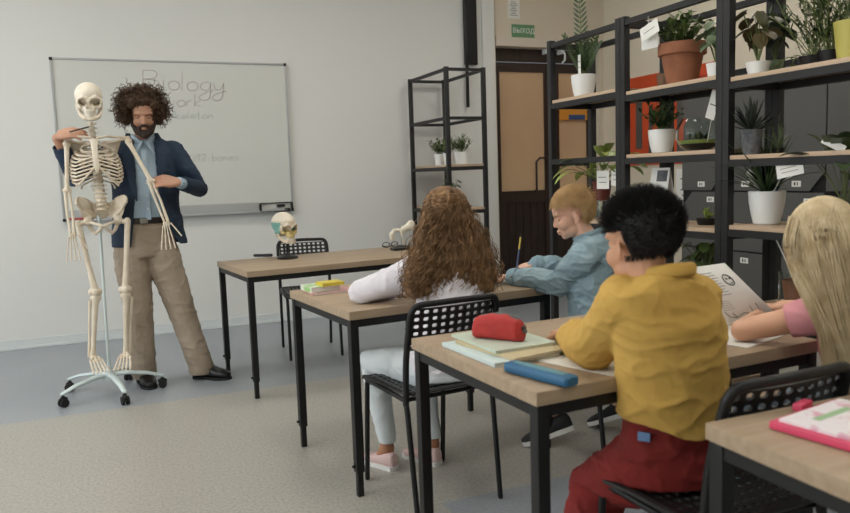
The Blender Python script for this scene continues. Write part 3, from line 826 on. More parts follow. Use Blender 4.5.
# small brown pot, red box
t = thing('plant_pot', 'small empty brown pot behind the rack post on the top shelf', 'pot', (2.66, 3.22, LV[4]))
MB().lathe([(0, 0), (.035, 0), (.045, .085), (.04, .085), (.034, .01), (0, .01)], (2.66, 3.25 - .16, LV[4] + .001), 20).build('body', M['brownpot'], t)
M['redbox'] = mat('red_box', (160, 50, 30), .6)
o = MB().box((2.67, 2.80, LV[4] + .022), (.09, .09, .042), bev=.003).build('box', M['redbox']); tag(o, 'small flat red box right of the big terracotta pot', 'box')

def card(name, label, c, w, h, tilt, m=None, lines=3, yaw=0.0, roll=0.0, cat='tag', string=None):
    """thin card, lying in the YZ plane facing -X then turned"""
    t = thing(name, label, cat, c)
    Mx = Matrix.Rotation(yaw, 3, 'Z') @ Matrix.Rotation(roll, 3, 'X') @ Matrix.Rotation(tilt, 3, 'Y')
    MB().box(c, (.0015, w, h), Mx).build('card', m or M['paper'], t, smooth=False)
    ln = MB()
    for i in range(lines): ln.box(V(c) + Mx @ V((-.0012, .05 * w * (i % 2), (i - (lines - 1) / 2) * h / (lines + 1.5))), (.0006, w * .62, h * .035), Mx)
    if lines: ln.build('print', M['ink'], t, smooth=False)
    else: ln.bm.free()
    if string: MB().tube([V(c) + Mx @ V((0, 0, h * .45)), V(string)], .0012, 4).build('string', M['paper'], t)
    return t
card('hang_tag', 'white paper tag tied to the top rail left of the terracotta pot', (2.425, 2.93, 1.915), .13, .065, .0, roll=-.25, lines=1, string=(2.435, 2.95, 1.985))
card('hang_tag', 'white printed card hanging behind the upper tag on the rack', (2.465, 2.975, 1.875), .12, .075, 0, lines=0, string=(2.45, 2.96, 1.985))
card('plant_label', 'white label on a stick in the terrarium next to the rack post', (2.53, 2.625, 1.535), .055, .13, 0, roll=.35, lines=1, string=(2.53, 2.66, 1.37))
card('plant_label', 'white plant label standing in the zz plant pot', (2.53, 3.66, 1.865), .025, .11, 0, lines=2, string=(2.56, 3.68, 1.77))
card('info_card', 'white card with grey lines among the leaves of the lime plant', (2.50, 3.405, 1.205), .11, .10, 0, lines=2)
card('info_card', 'white card with grey lines close to the rack post', (2.50, 3.28, 1.215), .10, .09, 0, roll=.1, lines=2)
card('hang_tag', 'white tag hanging beside the spider plant', (2.44, 2.128, 1.238), .125, .055, 0, roll=-.18, lines=2, string=(2.49, 2.26, 1.13))
card('info_card', 'pale tilted card sticking out at the right end of the middle shelf', (2.46, 1.955, 1.325), .10, .028, .3, roll=.45, lines=0)
# fan of colour samples behind the spider plant
t = thing('colour_fan', 'fan of printed colour sample strips behind the spider plant', 'card', (2.5, 2.36, 1.24))
M['c1'] = mat('sample_blue', (90, 130, 150), .6); M['c2'] = mat('sample_rust', (168, 110, 80), .6)
for i in range(9):
    a = -.75 + i * .19; cc = V((2.61 + i * .001, 2.385 + math.sin(-a) * .105, 1.115 + math.cos(a) * .105))
    Mx = Matrix.Rotation(a, 3, 'X')
    MB().box(cc, (.0012, .036, .12), Mx).build('strip', [M['paper'], M['paper'], M['c1'], M['paper'], M['c2']][i % 5], t, smooth=False)
# white desk calendar box and book on lower level of bay 2
t = thing('desk_calendar', 'white folded desk calendar with a grey picture on the shelf above the dark haired boy', 'calendar', (sx - .05, 2.97, LV[2]))
m = MB()
a_ = [V((sx - .1, 2.90, LV[2] + .001)), V((sx - .1, 3.04, LV[2] + .001)), V((sx - .06, 3.03, LV[2] + .275)), V((sx - .05, 2.91, LV[2] + .275)), V((sx, 2.90, LV[2] + .001)), V((sx, 3.04, LV[2] + .001))]
m.quad(a_[0], a_[1], a_[2], a_[3]); m.quad(a_[3], a_[2], a_[5], a_[4]); o = m.build('card', M['paper'], t, smooth=False); md = o.modifiers.new('s', 'SOLIDIFY'); md.thickness = .002
MB().box((sx - .062, 2.97, LV[2] + .235), (.004, .10, .055), Matrix.Rotation(.18, 3, 'Y')).build('picture', M['concrete'], t, smooth=False)
# ------------------------------------------------------------------ people
def skin(name, a, b): return mat(name, a, .55, col2=b, scale=7, mix=(.3, .8), sub=.08)
M['skin_man'] = skin('skin_man', (190, 146, 120), (176, 128, 104))
M['skin_girl'] = skin('skin_girl', (168, 118, 88), (156, 106, 78))
M['skin_boy'] = skin('skin_boy', (224, 180, 156), (212, 164, 140))
M['skin_boy2'] = skin('skin_boy2', (200, 152, 120), (188, 138, 108))
M['skin_girl2'] = skin('skin_girl2', (222, 174, 146), (210, 160, 130))
M['lip'] = mat('lip', (178, 122, 106), .55)
M['eyewhite'] = mat('eye_white', (226, 220, 214), .3); M['iris'] = mat('iris', (60, 44, 34), .3)
def hairmat(name, a, b, rough=.5): return mat(name, a, rough, col2=b, scale=26, mix=(.3, .75), spec=.35)
M['hair_man'] = hairmat('brown_curls', (62, 46, 35), (100, 76, 56))
M['hair_girl'] = hairmat('chestnut_curls', (100, 74, 50), (152, 118, 80))
M['hair_boy'] = hairmat('blond_short', (182, 146, 98), (214, 182, 134))
M['hair_black'] = hairmat('black_short', (20, 19, 19), (34, 32, 32))
M['hair_blonde'] = hairmat('blonde_long', (196, 174, 134), (226, 210, 176))

def head_shapes(mb, c, F, s=1.0, neck=None, young=0.0):
    """F: 3x3 (x right, y forward, z up). c: centre of head at eye level"""
    T = lambda x, y, z: V(c) + F @ V((x * s, y * s, z * s))
    e = lambda p, r, Mx=None: mb.ell(T(*p), tuple(k * s for k in r), F if Mx is None else F @ Mx, 20, 14)
    e((0, -.018, .032), (.073, .092, .080)); e((0, .022, .036), (.062, .062, .056)); e((0, .030, -.02), (.058, .056, .062))
    w = .046 + .006 * young
    e((0, .026, -.066), (w, .054, .038)); e((0, .060, -.094 + .008 * young), (.022, .020, .018))
    ck = .026 + .003 * young; e((-.034, .050, -.032), (.025, ck, ck)); e((.034, .050, -.032), (.025, ck, ck))
    mb.tube([T(-.045, .066, .022), T(-.02, .078, .022), T(.02, .078, .022), T(.045, .066, .022)], (.011 - .003 * young) * s, 8, 'round')
    mb.tube([T(0, .080 - .003 * young, .012), T(0, .096 - .008 * young, -.012), T(0, .106 - .013 * young, -.026)], [.007 * s, .008 * s, .0105 * s if not young else .0088 * s], 8, 'round')
    e((-.010, .090 - .005 * young, -.031), (.008, .009, .007)); e((.010, .090 - .005 * young, -.031), (.008, .009, .007))
    e((0, .083, -.056), (.019, .012, .0065)); e((0, .081, -.068), (.016, .012, .007))
    for sx in (-1, 1):
        e((sx * .076, -.010, -.018), (.006, .016, .028), Matrix.Rotation(sx * .35, 3, 'Z')); e((sx * .073, -.002, -.036), (.006, .008, .010))
    if neck is not None:
        mb.tube([T(0, -.02, -.03), T(0, -.018, -.08), V(neck)], [.050 * s, .047 * s, .056 * s], 14, 'round')

def head_warp(c, F, s):
    """eye sockets and mouth line pressed into the face"""
    Fi = np.array(F.transposed()); c0 = np.array(c); Fm = np.array(F)
    def warp(co):
        q = (co - c0) @ Fm / s     # local coords
        for sx in (-1, 1):
            d2 = ((q[:, 0] - sx * .030) / .019) ** 2 + ((q[:, 2] - .001) / .013) ** 2
            k = np.where((q[:, 1] > .03), np.exp(-d2) * .009, 0); q[:, 1] -= k
        d2 = (q[:, 0] / .022) ** 4 + ((q[:, 2] + .062) / .0022) ** 2
        q[:, 1] -= np.where(q[:, 1] > .05, np.exp(-d2) * .004, 0)
        m = (np.abs(q) < .14).all(axis=1)
        out = co.copy(); out[m] = (c0 + (q * s) @ Fm.T)[m]
        return out
    return warp

def eyes(t, c, F, s, brow_m, down=False, lips=True, skin_m=None):
    skin_m = skin_m or [x for x in bpy.data.objects if x.parent == t and x.name.startswith('body')][0].data.materials[0]
    T = lambda x, y, z: V(c) + F @ V((x * s, y * s, z * s))
    for sx in (-1, 1):
        o = MB().ell(T(sx * .030, .0600, .000), tuple(k * s for k in (.0125, .0115, .0100)), F).build('eye', M['eyewhite'], t)
        MB().ell(T(sx * .030, .0612, .0035 if not down else .0010), tuple(k * s for k in (.0140, .0128, .0098 if not down else .0112)), F).build('eyelid', skin_m, o)
        MB().ell(T(sx * .030, .0682, -.003 - (.003 if down else 0)), tuple(k * s for k in (.0050, .0036, .0046)), F).build('iris', M['iris'], o)
        MB().tube([T(sx * .015, .0775, .019), T(sx * .030, .0790, .024), T(sx * .046, .0685, .020)], [.0026 * s, .0044 * s, .0022 * s], 6, 'round').build('eyebrow', brow_m, t)
        MB().tube([T(sx * .019, .0675, -.002 if not down else -.007), T(sx * .030, .0725, .000 if not down else -.009), T(sx * .041, .0655, -.002 if not down else -.007)], .0012 * s, 5, 'round').build('eyelash', brow_m, t)
    if lips:
        MB().tube([T(-.019, .0800, -.062), T(-.008, .0895, -.0590), T(0, .0900, -.0600), T(.008, .0895, -.0590), T(.019, .0800, -.062)], [.001 * s, .0032 * s, .003 * s, .0032 * s, .001 * s], 6, 'round').tube([T(-.016, .0800, -.064), T(0, .0875, -.0665), T(.016, .0800, -.064)], [.001 * s, .004 * s, .001 * s], 6, 'round').build('lips', M['lip'], t)

def hand_shapes(mb, wrist, d, n, side=1, s=1.0, curl=.5, spread=.1, curls=None):
    """d: finger direction, n: direction the palm faces, side: +1 thumb on +a side"""
    d = V(d).normalized(); n = (V(n) - d * V(n).dot(d)).normalized(); a = d.cross(n)
    w = V(wrist)
    for i in range(4):
        off = (i - 1.5) * .0195 * s * side
        k = w + d * (.086 - .004 * abs(i - 1.3)) * s + a * -off
        mb.tube([w + d * .005 * s - a * off * .6, w + d * .045 * s - a * off, k], [.014 * s, .0140 * s, .0104 * s], 8, 'round')
        L = [.066, .074, .070, .056][i] * s; cu = (curls[i] if curls else curl)
        dd = (d - a * off * spread * 30).normalized(); p = k; pts = [k]; rad = [.0092 * s]
        for j, fr in enumerate((.45, .32, .23)):
            ang = cu * (.8 if j == 0 else 1.15)
            dd = (dd * math.cos(ang) + n * math.sin(ang)).normalized(); nn = n
            p = p + dd * L * fr; pts.append(p); rad.append((.0082, .0076, .0064)[j] * s)
        mb.tube(pts, rad, 8, 'round')
    b = w + d * .022 * s + a * .020 * s * side
    m1 = b + (d * .55 + a * .75 * side + n * .35).normalized() * .034 * s
    m2 = m1 + (d * .85 + a * .35 * side + n * .35).normalized() * .030 * s
    m3 = m2 + (d * .95 + a * .0 * side + n * .5).normalized() * .024 * s
    mb.tube([w + d * .01 * s, b, m1, m2, m3], [.012 * s, .014 * s, .0115 * s, .0105 * s, .008 * s], 8, 'round')
    mb.ell(w + d * .045 * s, (.013 * s, .013 * s, .013 * s))

def limb(mb, pts, rad, n=16): return mb.tube(pts, rad, n, 'round')

def helix(P, rad, turns, ph, n):
    """wind a guide path (k,3) into a curl with n samples"""
    P = np.asarray(P, float); k = len(P); x = np.linspace(0, k - 1, n); Q = np.stack([np.interp(x, np.arange(k), P[:, i]) for i in range(3)], 1)
    T = np.gradient(Q, axis=0); T /= np.linalg.norm(T, axis=1)[:, None] + 1e-9
    A = np.cross(T, np.array([.2, .3, .93])); A /= np.linalg.norm(A, axis=1)[:, None] + 1e-9; B = np.cross(T, A)
    th = ph + np.linspace(0, turns * 2 * np.pi, n); r = rad * np.minimum(1, np.linspace(0, 5, n))
    return Q + A * (np.cos(th) * r)[:, None] + B * (np.sin(th) * r)[:, None]

def sneaker(t, heel, toe, m, sole, s=1.0, ankle_top=.075, name='shoe'):
    """low shoe from heel to toe points (on the sole bottom)"""
    h, q = V(heel), V(toe); d = (q - h).normalized(); a = d.cross(V((0, 0, 1))).normalized(); u = a.cross(d)
    L = (q - h).length
    mb = MB()
    P = lambda f, x, z: h + d * L * f + a * x * s + u * z * s
    rings = []
    for f, wd, ht in ((.0, .020, .045), (.03, .028, .070), (.15, .034, .078), (.32, .034, .072), (.45, .036, .058), (.6, .041, .045), (.78, .043, .036), (.92, .034, .028), (1.0, .016, .02)):
        rings.append((P(f, 0, .012 + ht * .5), a * wd * s, u * (ht * .5) * s))
    mb.loft(rings, 20, .8)
    o = organic(name, mb, m, t, .004, 2)
    sb = MB(); out = [(0, .022), (.03, .032), (.2, .036), (.42, .036), (.62, .044), (.8, .045), (.93, .036), (1.0, .015)]
    pts = [P(f, w, 0) for f, w in out] + [P(f, -w, 0) for f, w in reversed(out)]
    lo = [sb.bm.verts.new(p) for p in pts]; hi = [sb.bm.verts.new(p + u * .022 * s) for p in pts]
    sb._bridge(lo, hi); sb.bm.faces.new(lo); sb.bm.faces.new(list(reversed(hi)))
    sb.build('sole', sole, o)
    lc = MB()
    for k in range(4):
        f = .40 + .075 * k; z = .078 - .011 * k
        lc.tube([P(f, -.018, z - .006), P(f + .01, 0, z), P(f, .018, z - .006)], .0022 * s, 5, 'round')
    lc.build('laces', sole, o)
    return o

# =========================================================== the teacher
M['jacket'] = mat('navy_jacket', (30, 49, 71), .8, col2=(23, 38, 58), scale=5, bump=.12, bscale=220)
M['shirt'] = mat('light_blue_shirt', (168, 188, 203), .75, col2=(157, 178, 194), scale=6, bump=.06, bscale=200)
M['chino'] = mat('beige_chinos', (166, 152, 135), .8, col2=(152, 138, 120), scale=5, bump=.1, bscale=200)
M['belt'] = mat('belt_leather', (34, 26, 24), .4); M['shoeblack'] = mat('black_shoe_leather', (22, 21, 23), .28)
M['steel'] = mat('buckle_steel', (150, 148, 140), .3, metal=.9)
TY = 4.95
te = thing('person', 'bearded man with curly dark hair in a navy jacket and beige trousers holding the skeleton', 'person', (.24, TY, 0))
hc = V((.210, 4.862, 1.685)); HF = frame_from((.02, -1, -.30), (0, -.2, 1)); hs = 1.0
b = MB(); head_shapes(b, hc, HF, hs, (.205, 4.955, 1.50))
b.loft([((.17, TY + .02, .93), (.14, 0, 0), (0, .095, 0)), ((.17, TY + .02, 1.08), (.13, 0, 0), (0, .09, 0)), ((.2, TY, 1.3), (.155, 0, 0), (0, .095, 0)), ((.205, TY, 1.42), (.15, 0, 0), (0, .085, 0)), ((.205, TY, 1.49), (.06, 0, 0), (0, .06, 0))], 24)
# arms: his left (image right), his right (image left)
LA = [V((.385, TY, 1.465)), V((.515, 4.90, 1.225)), V((.385, 4.735, 1.268))]
RA = [V((.02, TY, 1.465)), V((-.185, 4.92, 1.310)), V((-.262, 4.80, 1.545))]
limb(b, LA, [.048, .038, .028]); limb(b, RA, [.048, .038, .028])
hand_shapes(b, V((.372, 4.722, 1.272)), (-.93, -.20, .10), (-.1, .75, -.65), -1, 1.08, .42, .03)
hand_shapes(b, V((-.256, 4.775, 1.563)), (.78, -.42, .10), (.05, .70, -.70), 1, 1.08, .42, .03)
for hx, kx, ax, ay in ((.09, .105, .112, 4.99), (.26, .35, .455, 4.90)):
    limb(b, [(hx, TY + .02, .92), (kx, 4.93, .5), (ax, ay, .09)], [.085, .055, .04])
organic('body', b, M['skin_man'], te, .0042, 3, warp=head_warp(hc, HF, hs))
eyes(te, hc, HF, hs, M['hair_man'], True)
# beard: soft core plus strands
T_ = lambda x, y, z: hc + HF @ V((x, y, z))
bd = MB()
for sx in (-1, 1):
    bd.tube([T_(sx * .062, .022, -.02), T_(sx * .058, .035, -.055), T_(sx * .038, .06, -.09), T_(0, .075, -.108)], [.007, .014, .018, .021], 8, 'round')
    bd.tube([T_(sx * .028, .078, -.062), T_(sx * .015, .093, -.047), T_(0, .098, -.046)], [.005, .006, .005], 8, 'round')
    bd.tube([T_(sx * .030, .074, -.06), T_(sx * .026, .072, -.088)], [.007, .012], 8, 'round')
bd.ell(T_(0, .080, -.090), (.020, .012, .014), HF)
M['beard'] = mat('dark_beard', (44, 33, 28), .7, col2=(62, 46, 38), scale=40)
organic('beard', bd, M['beard'], te, .003, 1, wrinkle=[(.003, 130, 130, 130, 3)])
rng = np.random.default_rng(3)
def surf_pts(n, test, c, F, r, off=(0, 0, 0)):
    out = []
    while len(out) < n:
        d = rng.normal(size=3); d /= np.linalg.norm(d)
        if test(d): out.append((np.array(c) + np.array(F) @ (np.array(off) + d * np.array(r)), np.array(F) @ d, d))
    return out
# hair: lumpy core plus many loose curls forming a wide puff
hcore = MB()
for p, r in (((0, -.045, .055), (.088, .080, .076)), ((0, .0, .085), (.080, .072, .045)), ((-.085, -.025, .03), (.030, .055, .065)), ((.085, -.025, .03), (.030, .055, .065)), ((-.088, -.03, -.02), (.024, .045, .045)), ((.088, -.03, -.02), (.024, .045, .045)), ((0, -.075, -.01), (.09, .05, .08)),
             ((-.06, .04, .075), (.028, .028, .03)), ((.06, .04, .075), (.028, .028, .03)), ((0, .055, .095), (.045, .028, .02))):
    hcore.ell(T_(*p), r, HF, 16, 10)
hobj = organic('hair', hcore, M['hair_man'], te, .005, 2, wrinkle=[(.008, 60, 60, 60, 1)])
paths = []
def ok(d): return not (d[1] > .42 and d[2] < .50 and abs(d[0]) < .70) and not (d[1] > .1 and abs(d[0]) < .5 and d[2] < .3) and d[2] > -.55
for p, dw, d in surf_pts(1700, ok, hc, HF, (.092, .085, .098), (0, -.02, .035)):
    L = rng.uniform(.035, .085) * (1.15 if abs(d[0]) > .5 else .9)
    if d[1] > .45: L *= .85
    g = [p - dw * .01]; dd = dw + np.array([0, 0, .1]) + rng.normal(size=3) * .35
    for k in range(5):
        dd = dd / np.linalg.norm(dd); g.append(g[-1] + dd * L / 4); dd = dd + np.array([0, 0, -.22]) + rng.normal(size=3) * .3
    paths.append(helix(g, rng.uniform(.005, .011), rng.uniform(1.5, 3.4), rng.uniform(0, 6.3), 26))
strand_mesh('curls', paths, lambda t: .0025 * (1 - .45 * t), M['hair_man'], hobj)
# shirt
sh = MB()
sh.loft([((.165, TY + .005, 1.03), (.155, 0, 0), (0, .115, 0)), ((.18, TY - .005, 1.15), (.158, 0, 0), (0, .118, 0)), ((.20, TY - .005, 1.32), (.17, 0, 0), (0, .118, 0)), ((.205, TY, 1.46), (.15, 0, 0), (0, .095, 0)), ((.205, TY - .01, 1.535), (.072, 0, 0), (0, .07, 0))], 28)
so = organic('shirt', sh, M['shirt'], te, .006, 4, wrinkle=[(.004, 9, 9, 10, 4)], fold=True)
cl = MB()
for sx in (-1, 1):
    cl.tube([(.205 + sx * .06, TY + .02, 1.565), (.205 + sx * .055, TY - .045, 1.555), (.205 + sx * .018, TY - .095, 1.515)], [.012, .014, .012], 8, 'round')
    cl.tube([(.205 + sx * .02, TY - .100, 1.515), (.205 + sx * .05, TY - .118, 1.455)], [.018, .005], 8, 'round', flat=.5)
cl.build('collar', M['shirt'], so)
pk = MB().box((.20, TY - .1225, 1.26), (.03, .006, .42)).build('placket', M['shirt'], so)
bt = MB()
for k in range(5): bt.ell((.20, TY - .127, 1.12 + k * .075), (.005, .003, .005))
bt.build('button', M['paper'], so)
# cuff showing at his left wrist
cf = MB(); cf.tube([LA[1].lerp(LA[2], .80), LA[1].lerp(LA[2], 1.06)], [.035, .033], 16); cf.build('cuff', M['shirt'], so)
# jacket: shell opened down the front
jk = MB()
jk.loft([((.205, TY + .01, .87), (.225, 0, 0), (0, .15, 0)), ((.20, TY + .01, .98), (.215, 0, 0), (0, .145, 0)), ((.20, TY, 1.12), (.195, 0, 0), (0, .135, 0)), ((.205, TY, 1.30), (.200, 0, 0), (0, .14, 0)), ((.205, TY, 1.45), (.195, 0, 0), (0, .118, 0)), ((.205, TY, 1.525), (.145, 0, 0), (0, .095, 0)), ((.205, TY + .01, 1.57), (.075, 0, 0), (0, .075, 0))], 32)
limb(jk, [LA[0] + V((-.01, 0, -.002)), LA[0].lerp(LA[1], .5), LA[1], LA[1].lerp(LA[2], .93)], [.072, .064, .056, .044])
limb(jk, [RA[0] + V((.01, 0, -.002)), RA[0].lerp(RA[1], .5), RA[1], RA[1].lerp(RA[2], .92)], [.072, .064, .058, .047])
def jcut(c):
    # front opening, narrow at the top, wide low down
    if c.z < .885: return True
    if c.y < TY - .02 and c.z < 1.62:
        xl = .205 - .062 - max(0, 1.30 - c.z) * .13; xr = .205 + .062 + max(0, 1.30 - c.z) * .14 + max(0, 1.0 - c.z) * .5
        if xl < c.x < xr and not (c.x > .3 and c.z > 1.2) and not (c.z > 1.15 and c.y < TY - .19): return True
    if c.z > 1.545 and abs(c.x - .205) < .10: return True
    for A_, w in ((LA, .86), (RA, .82)):
        e = A_[1].lerp(A_[2], w); dv = (A_[2] - A_[1]).normalized()
        if (c - e).dot(dv) > 0 and (c - e).length < .09: return True
    return False
jo = organic('jacket', jk, M['jacket'], te, .0065, 4, wrinkle=[(.006, 7, 7, 11, 2), (.004, 14, 12, 20, 9)], fold=True, cut=jcut, solid=.007)
lp = MB()
for sx in (-1, 1):
    pts = [V((.205 + sx * .080, TY + .02, 1.575)), V((.205 + sx * .088, TY - .07, 1.53)), V((.205 + sx * .098, TY - .122, 1.42)), V((.205 + sx * .078, TY - .15, 1.25)), V((.205 + sx * .066, TY - .148, 1.17))]
    lp.tube(pts, [.016, .022, .028, .018, .005], 8, 'round', flat=.28, hint=(0, 1, 0))
lp.build('lapel', M['jacket'], jo)
# trousers
tr = MB()
tr.loft([((.165, TY + .01, .82), (.15, 0, 0), (0, .12, 0)), ((.168, TY + .01, .93), (.172, 0, 0), (0, .128, 0)), ((.168, TY + .01, 1.035), (.155, 0, 0), (0, .117, 0))], 28)
limb(tr, [(.09, TY + .01, .92), (.092, TY, .75), (.105, 4.925, .5), (.108, 4.945, .3), (.112, 4.975, .065)], [.105, .105, .085, .078, .077])
limb(tr, [(.25, TY + .01, .92), (.285, TY - .01, .75), (.35, 4.92, .5), (.40, 4.905, .3), (.458, 4.900, .065)], [.105, .105, .085, .076, .077])
def tcut(c): return c.z < .042
organic('trousers', tr, M['chino'], te, .0065, 4, wrinkle=[(.006, 8, 8, 9, 3), (.007, 9, 9, 20, 6)], fold=True, cut=tcut)
be = MB()
rg_ = [[be.bm.verts.new(V((.168 + (.160 + o) * math.cos(k / 36 * 2 * math.pi), TY + .008 + (.122 + o) * math.sin(k / 36 * 2 * math.pi), z))) for k in range(36)] for o, z in ((0, 1.025), (.006, 1.027), (.006, 1.061), (0, 1.063))]
for k in range(4): be._bridge(rg_[k], rg_[(k + 1) % 4])
bo = be.build('belt', M['belt'], te)
MB().box((.172, TY - .124, 1.044), (.045, .012, .032), bev=.003).build('buckle', M['steel'], bo)
def dress_shoe(heel, toe):
    h, q = V(heel), V(toe); d = (q - h).normalized(); a = d.cross(V((0, 0, 1))).normalized(); u = V((0, 0, 1)); L = (q - h).length
    mb = MB(); P = lambda f, x, z: h + d * L * f + a * x + u * z
    mb.loft([(P(f, 0, .012 + ht * .5), a * wd, u * ht * .5) for f, wd, ht in ((0, .024, .06), (.04, .034, .10), (.18, .040, .115), (.35, .042, .105), (.5, .045, .078), (.68, .049, .058), (.85, .043, .046), (.96, .030, .036), (1, .014, .025))], 22, .85)
    o = organic('shoe', mb, M['shoeblack'], te, .0045, 3)
    sb = MB(); out = [(-.01, .02), (.03, .036), (.2, .04), (.42, .038), (.62, .05), (.8, .048), (.94, .034), (1.02, .012)]
    pts = [P(f, w, 0) for f, w in out] + [P(f, -w, 0) for f, w in reversed(out)]
    lo = [sb.bm.verts.new(p) for p in pts]; hi = [sb.bm.verts.new(p + u * .016) for p in pts]
    sb._bridge(lo, hi); sb.bm.faces.new(lo); sb.bm.faces.new(list(reversed(hi))); sb.build('sole', M['rubber'], o)
dress_shoe((.095, 5.06, 0), (.145, 4.80, 0)); dress_shoe((.415, 4.965, 0), (.62, 4.80, 0))
# the pointer pen in his right hand is its own thing
t = thing('pen', 'dark pen between the teacher\'s fingers at the skeleton\'s shoulder', 'pen', (-.14, 4.66, 1.6))
MB().tube([(-.19, 4.70, 1.575), (-.09, 4.675, 1.60)], [.004, .0045], 8, 'round').build('barrel', M['plastic'], t)
MB().tube([(-.09, 4.675, 1.60), (-.075, 4.671, 1.604)], [.0035, .001], 8).build('tip', M['steel'], t)
def FV(x, y, z=0): return V((x, y, z))
def lateral(ft): f = V(ft).normalized(); return f.cross(V((0, 0, 1))).normalized()
def torso(mb, ft, spec, n=28):
    """spec: (cx,cy,cz, half width, half depth, lean forward angle)"""
    lt = lateral(ft); f = V(ft).normalized()
    rings = []
    for cx, cy, cz, w, d, a in spec:
        rings.append((V((cx, cy, cz)), lt * w, (f * math.cos(a) - V((0, 0, 1)) * math.sin(a)) * d))
    mb.loft(rings, n)
def hood(paths, n): return paths

# =========================================================== girl with long curls, seen from behind
M['whitetop'] = mat('white_blouse', (214, 210, 216), .85, bump=.08, bscale=150)
M['leggings'] = mat('pale_leggings', (204, 212, 214), .85, bump=.06, bscale=200)
M['pinkshoe'] = mat('pale_pink_shoe', (206, 178, 174), .7); M['solewhite'] = mat('white_sole', (214, 214, 210), .6)
g = thing('person', 'girl with long curly chestnut hair and a white top at the middle desk', 'person', (1.17, 2.68, 0), )
hc = V((1.262, 2.80, 1.085)); HF = frame_from((-.12, 1, -.42), (0, .3, 1)); hs = .90
ft = (-.10, 1, 0)
b = MB(); head_shapes(b, hc, HF, hs, (1.255, 2.715, .95), 1)
torso(b, ft, [(1.16, 2.62, .47, .12, .09, 0), (1.19, 2.64, .65, .105, .075, .1), (1.24, 2.69, .82, .12, .075, .2), (1.255, 2.71, .92, .10, .06, .2)])
LA = [FV(1.13, 2.74, .895), FV(.905, 2.875, .792), FV(1.07, 2.93, .782)]; RA = [FV(1.385, 2.745, .895), FV(1.50, 2.93, .792), FV(1.36, 3.04, .782)]
limb(b, LA, [.036, .029, .022]); limb(b, RA, [.036, .029, .022])
hand_shapes(b, LA[2] + FV(-.0, .0, 0), (.97, .18, -.03), (0, -.1, -1), 1, .82, .25, .02); hand_shapes(b, RA[2], (-.8, .55, -.03), (0, 0, -1), -1, .82, .35, .02)
LL = [FV(1.09, 2.64, .50), FV(.985, 2.985, .475), FV(1.028, 2.955, .085)]; RL = [FV(1.22, 2.64, .50), FV(1.20, 3.0, .475), FV(1.226, 2.915, .085)]
for L in (LL, RL):
    limb(b, L, [.06, .045, .030]); limb(b, [L[2] + FV(0, 0, .01), L[2] + FV(-.02, .03, -.04)], [.030, .026])
organic('body', b, M['skin_girl'], g, .0045, 3, warp=head_warp(hc, HF, hs)); eyes(g, hc, HF, hs, M['hair_girl'], True)
t_ = MB()
torso(t_, ft, [(1.165, 2.62, .50, .155, .12, 0), (1.18, 2.63, .62, .145, .11, 0), (1.215, 2.66, .76, .145, .105, .15), (1.245, 2.70, .87, .155, .095, .2), (1.256, 2.712, .935, .10, .07, .2)])
for A_ in (LA, RA): limb(t_, [A_[0], A_[0].lerp(A_[1], .5) + FV(0, 0, -.005), A_[1] + FV(0, 0, .006), A_[1].lerp(A_[2], .8)], [.066, .058, .050, .036])
organic('blouse', t_, M['whitetop'], g, .006, 4, wrinkle=[(.009, 9, 9, 13, 1), (.005, 20, 18, 24, 7)], fold=True, cut=lambda c: c.z < .515)
p_ = MB()
torso(p_, ft, [(1.165, 2.60, .475, .145, .10, 0), (1.165, 2.61, .56, .14, .105, 0)])
for L in (LL, RL): limb(p_, [L[0], L[0].lerp(L[1], .5), L[1], L[1].lerp(L[2], .35) + FV(0, -.008, 0), L[2] + FV(0, 0, .045)], [.088, .078, .060, .055, .039])
organic('leggings', p_, M['leggings'], g, .006, 4, wrinkle=[(.004, 10, 10, 22, 1)], fold=True, cut=lambda c: c.z < .118)
sneaker(g, (1.045, 2.91, 0), (.955, 3.10, 0), M['pinkshoe'], M['solewhite'], .88); sneaker(g, (1.235, 2.87, 0), (1.145, 3.06, 0), M['pinkshoe'], M['solewhite'], .88)
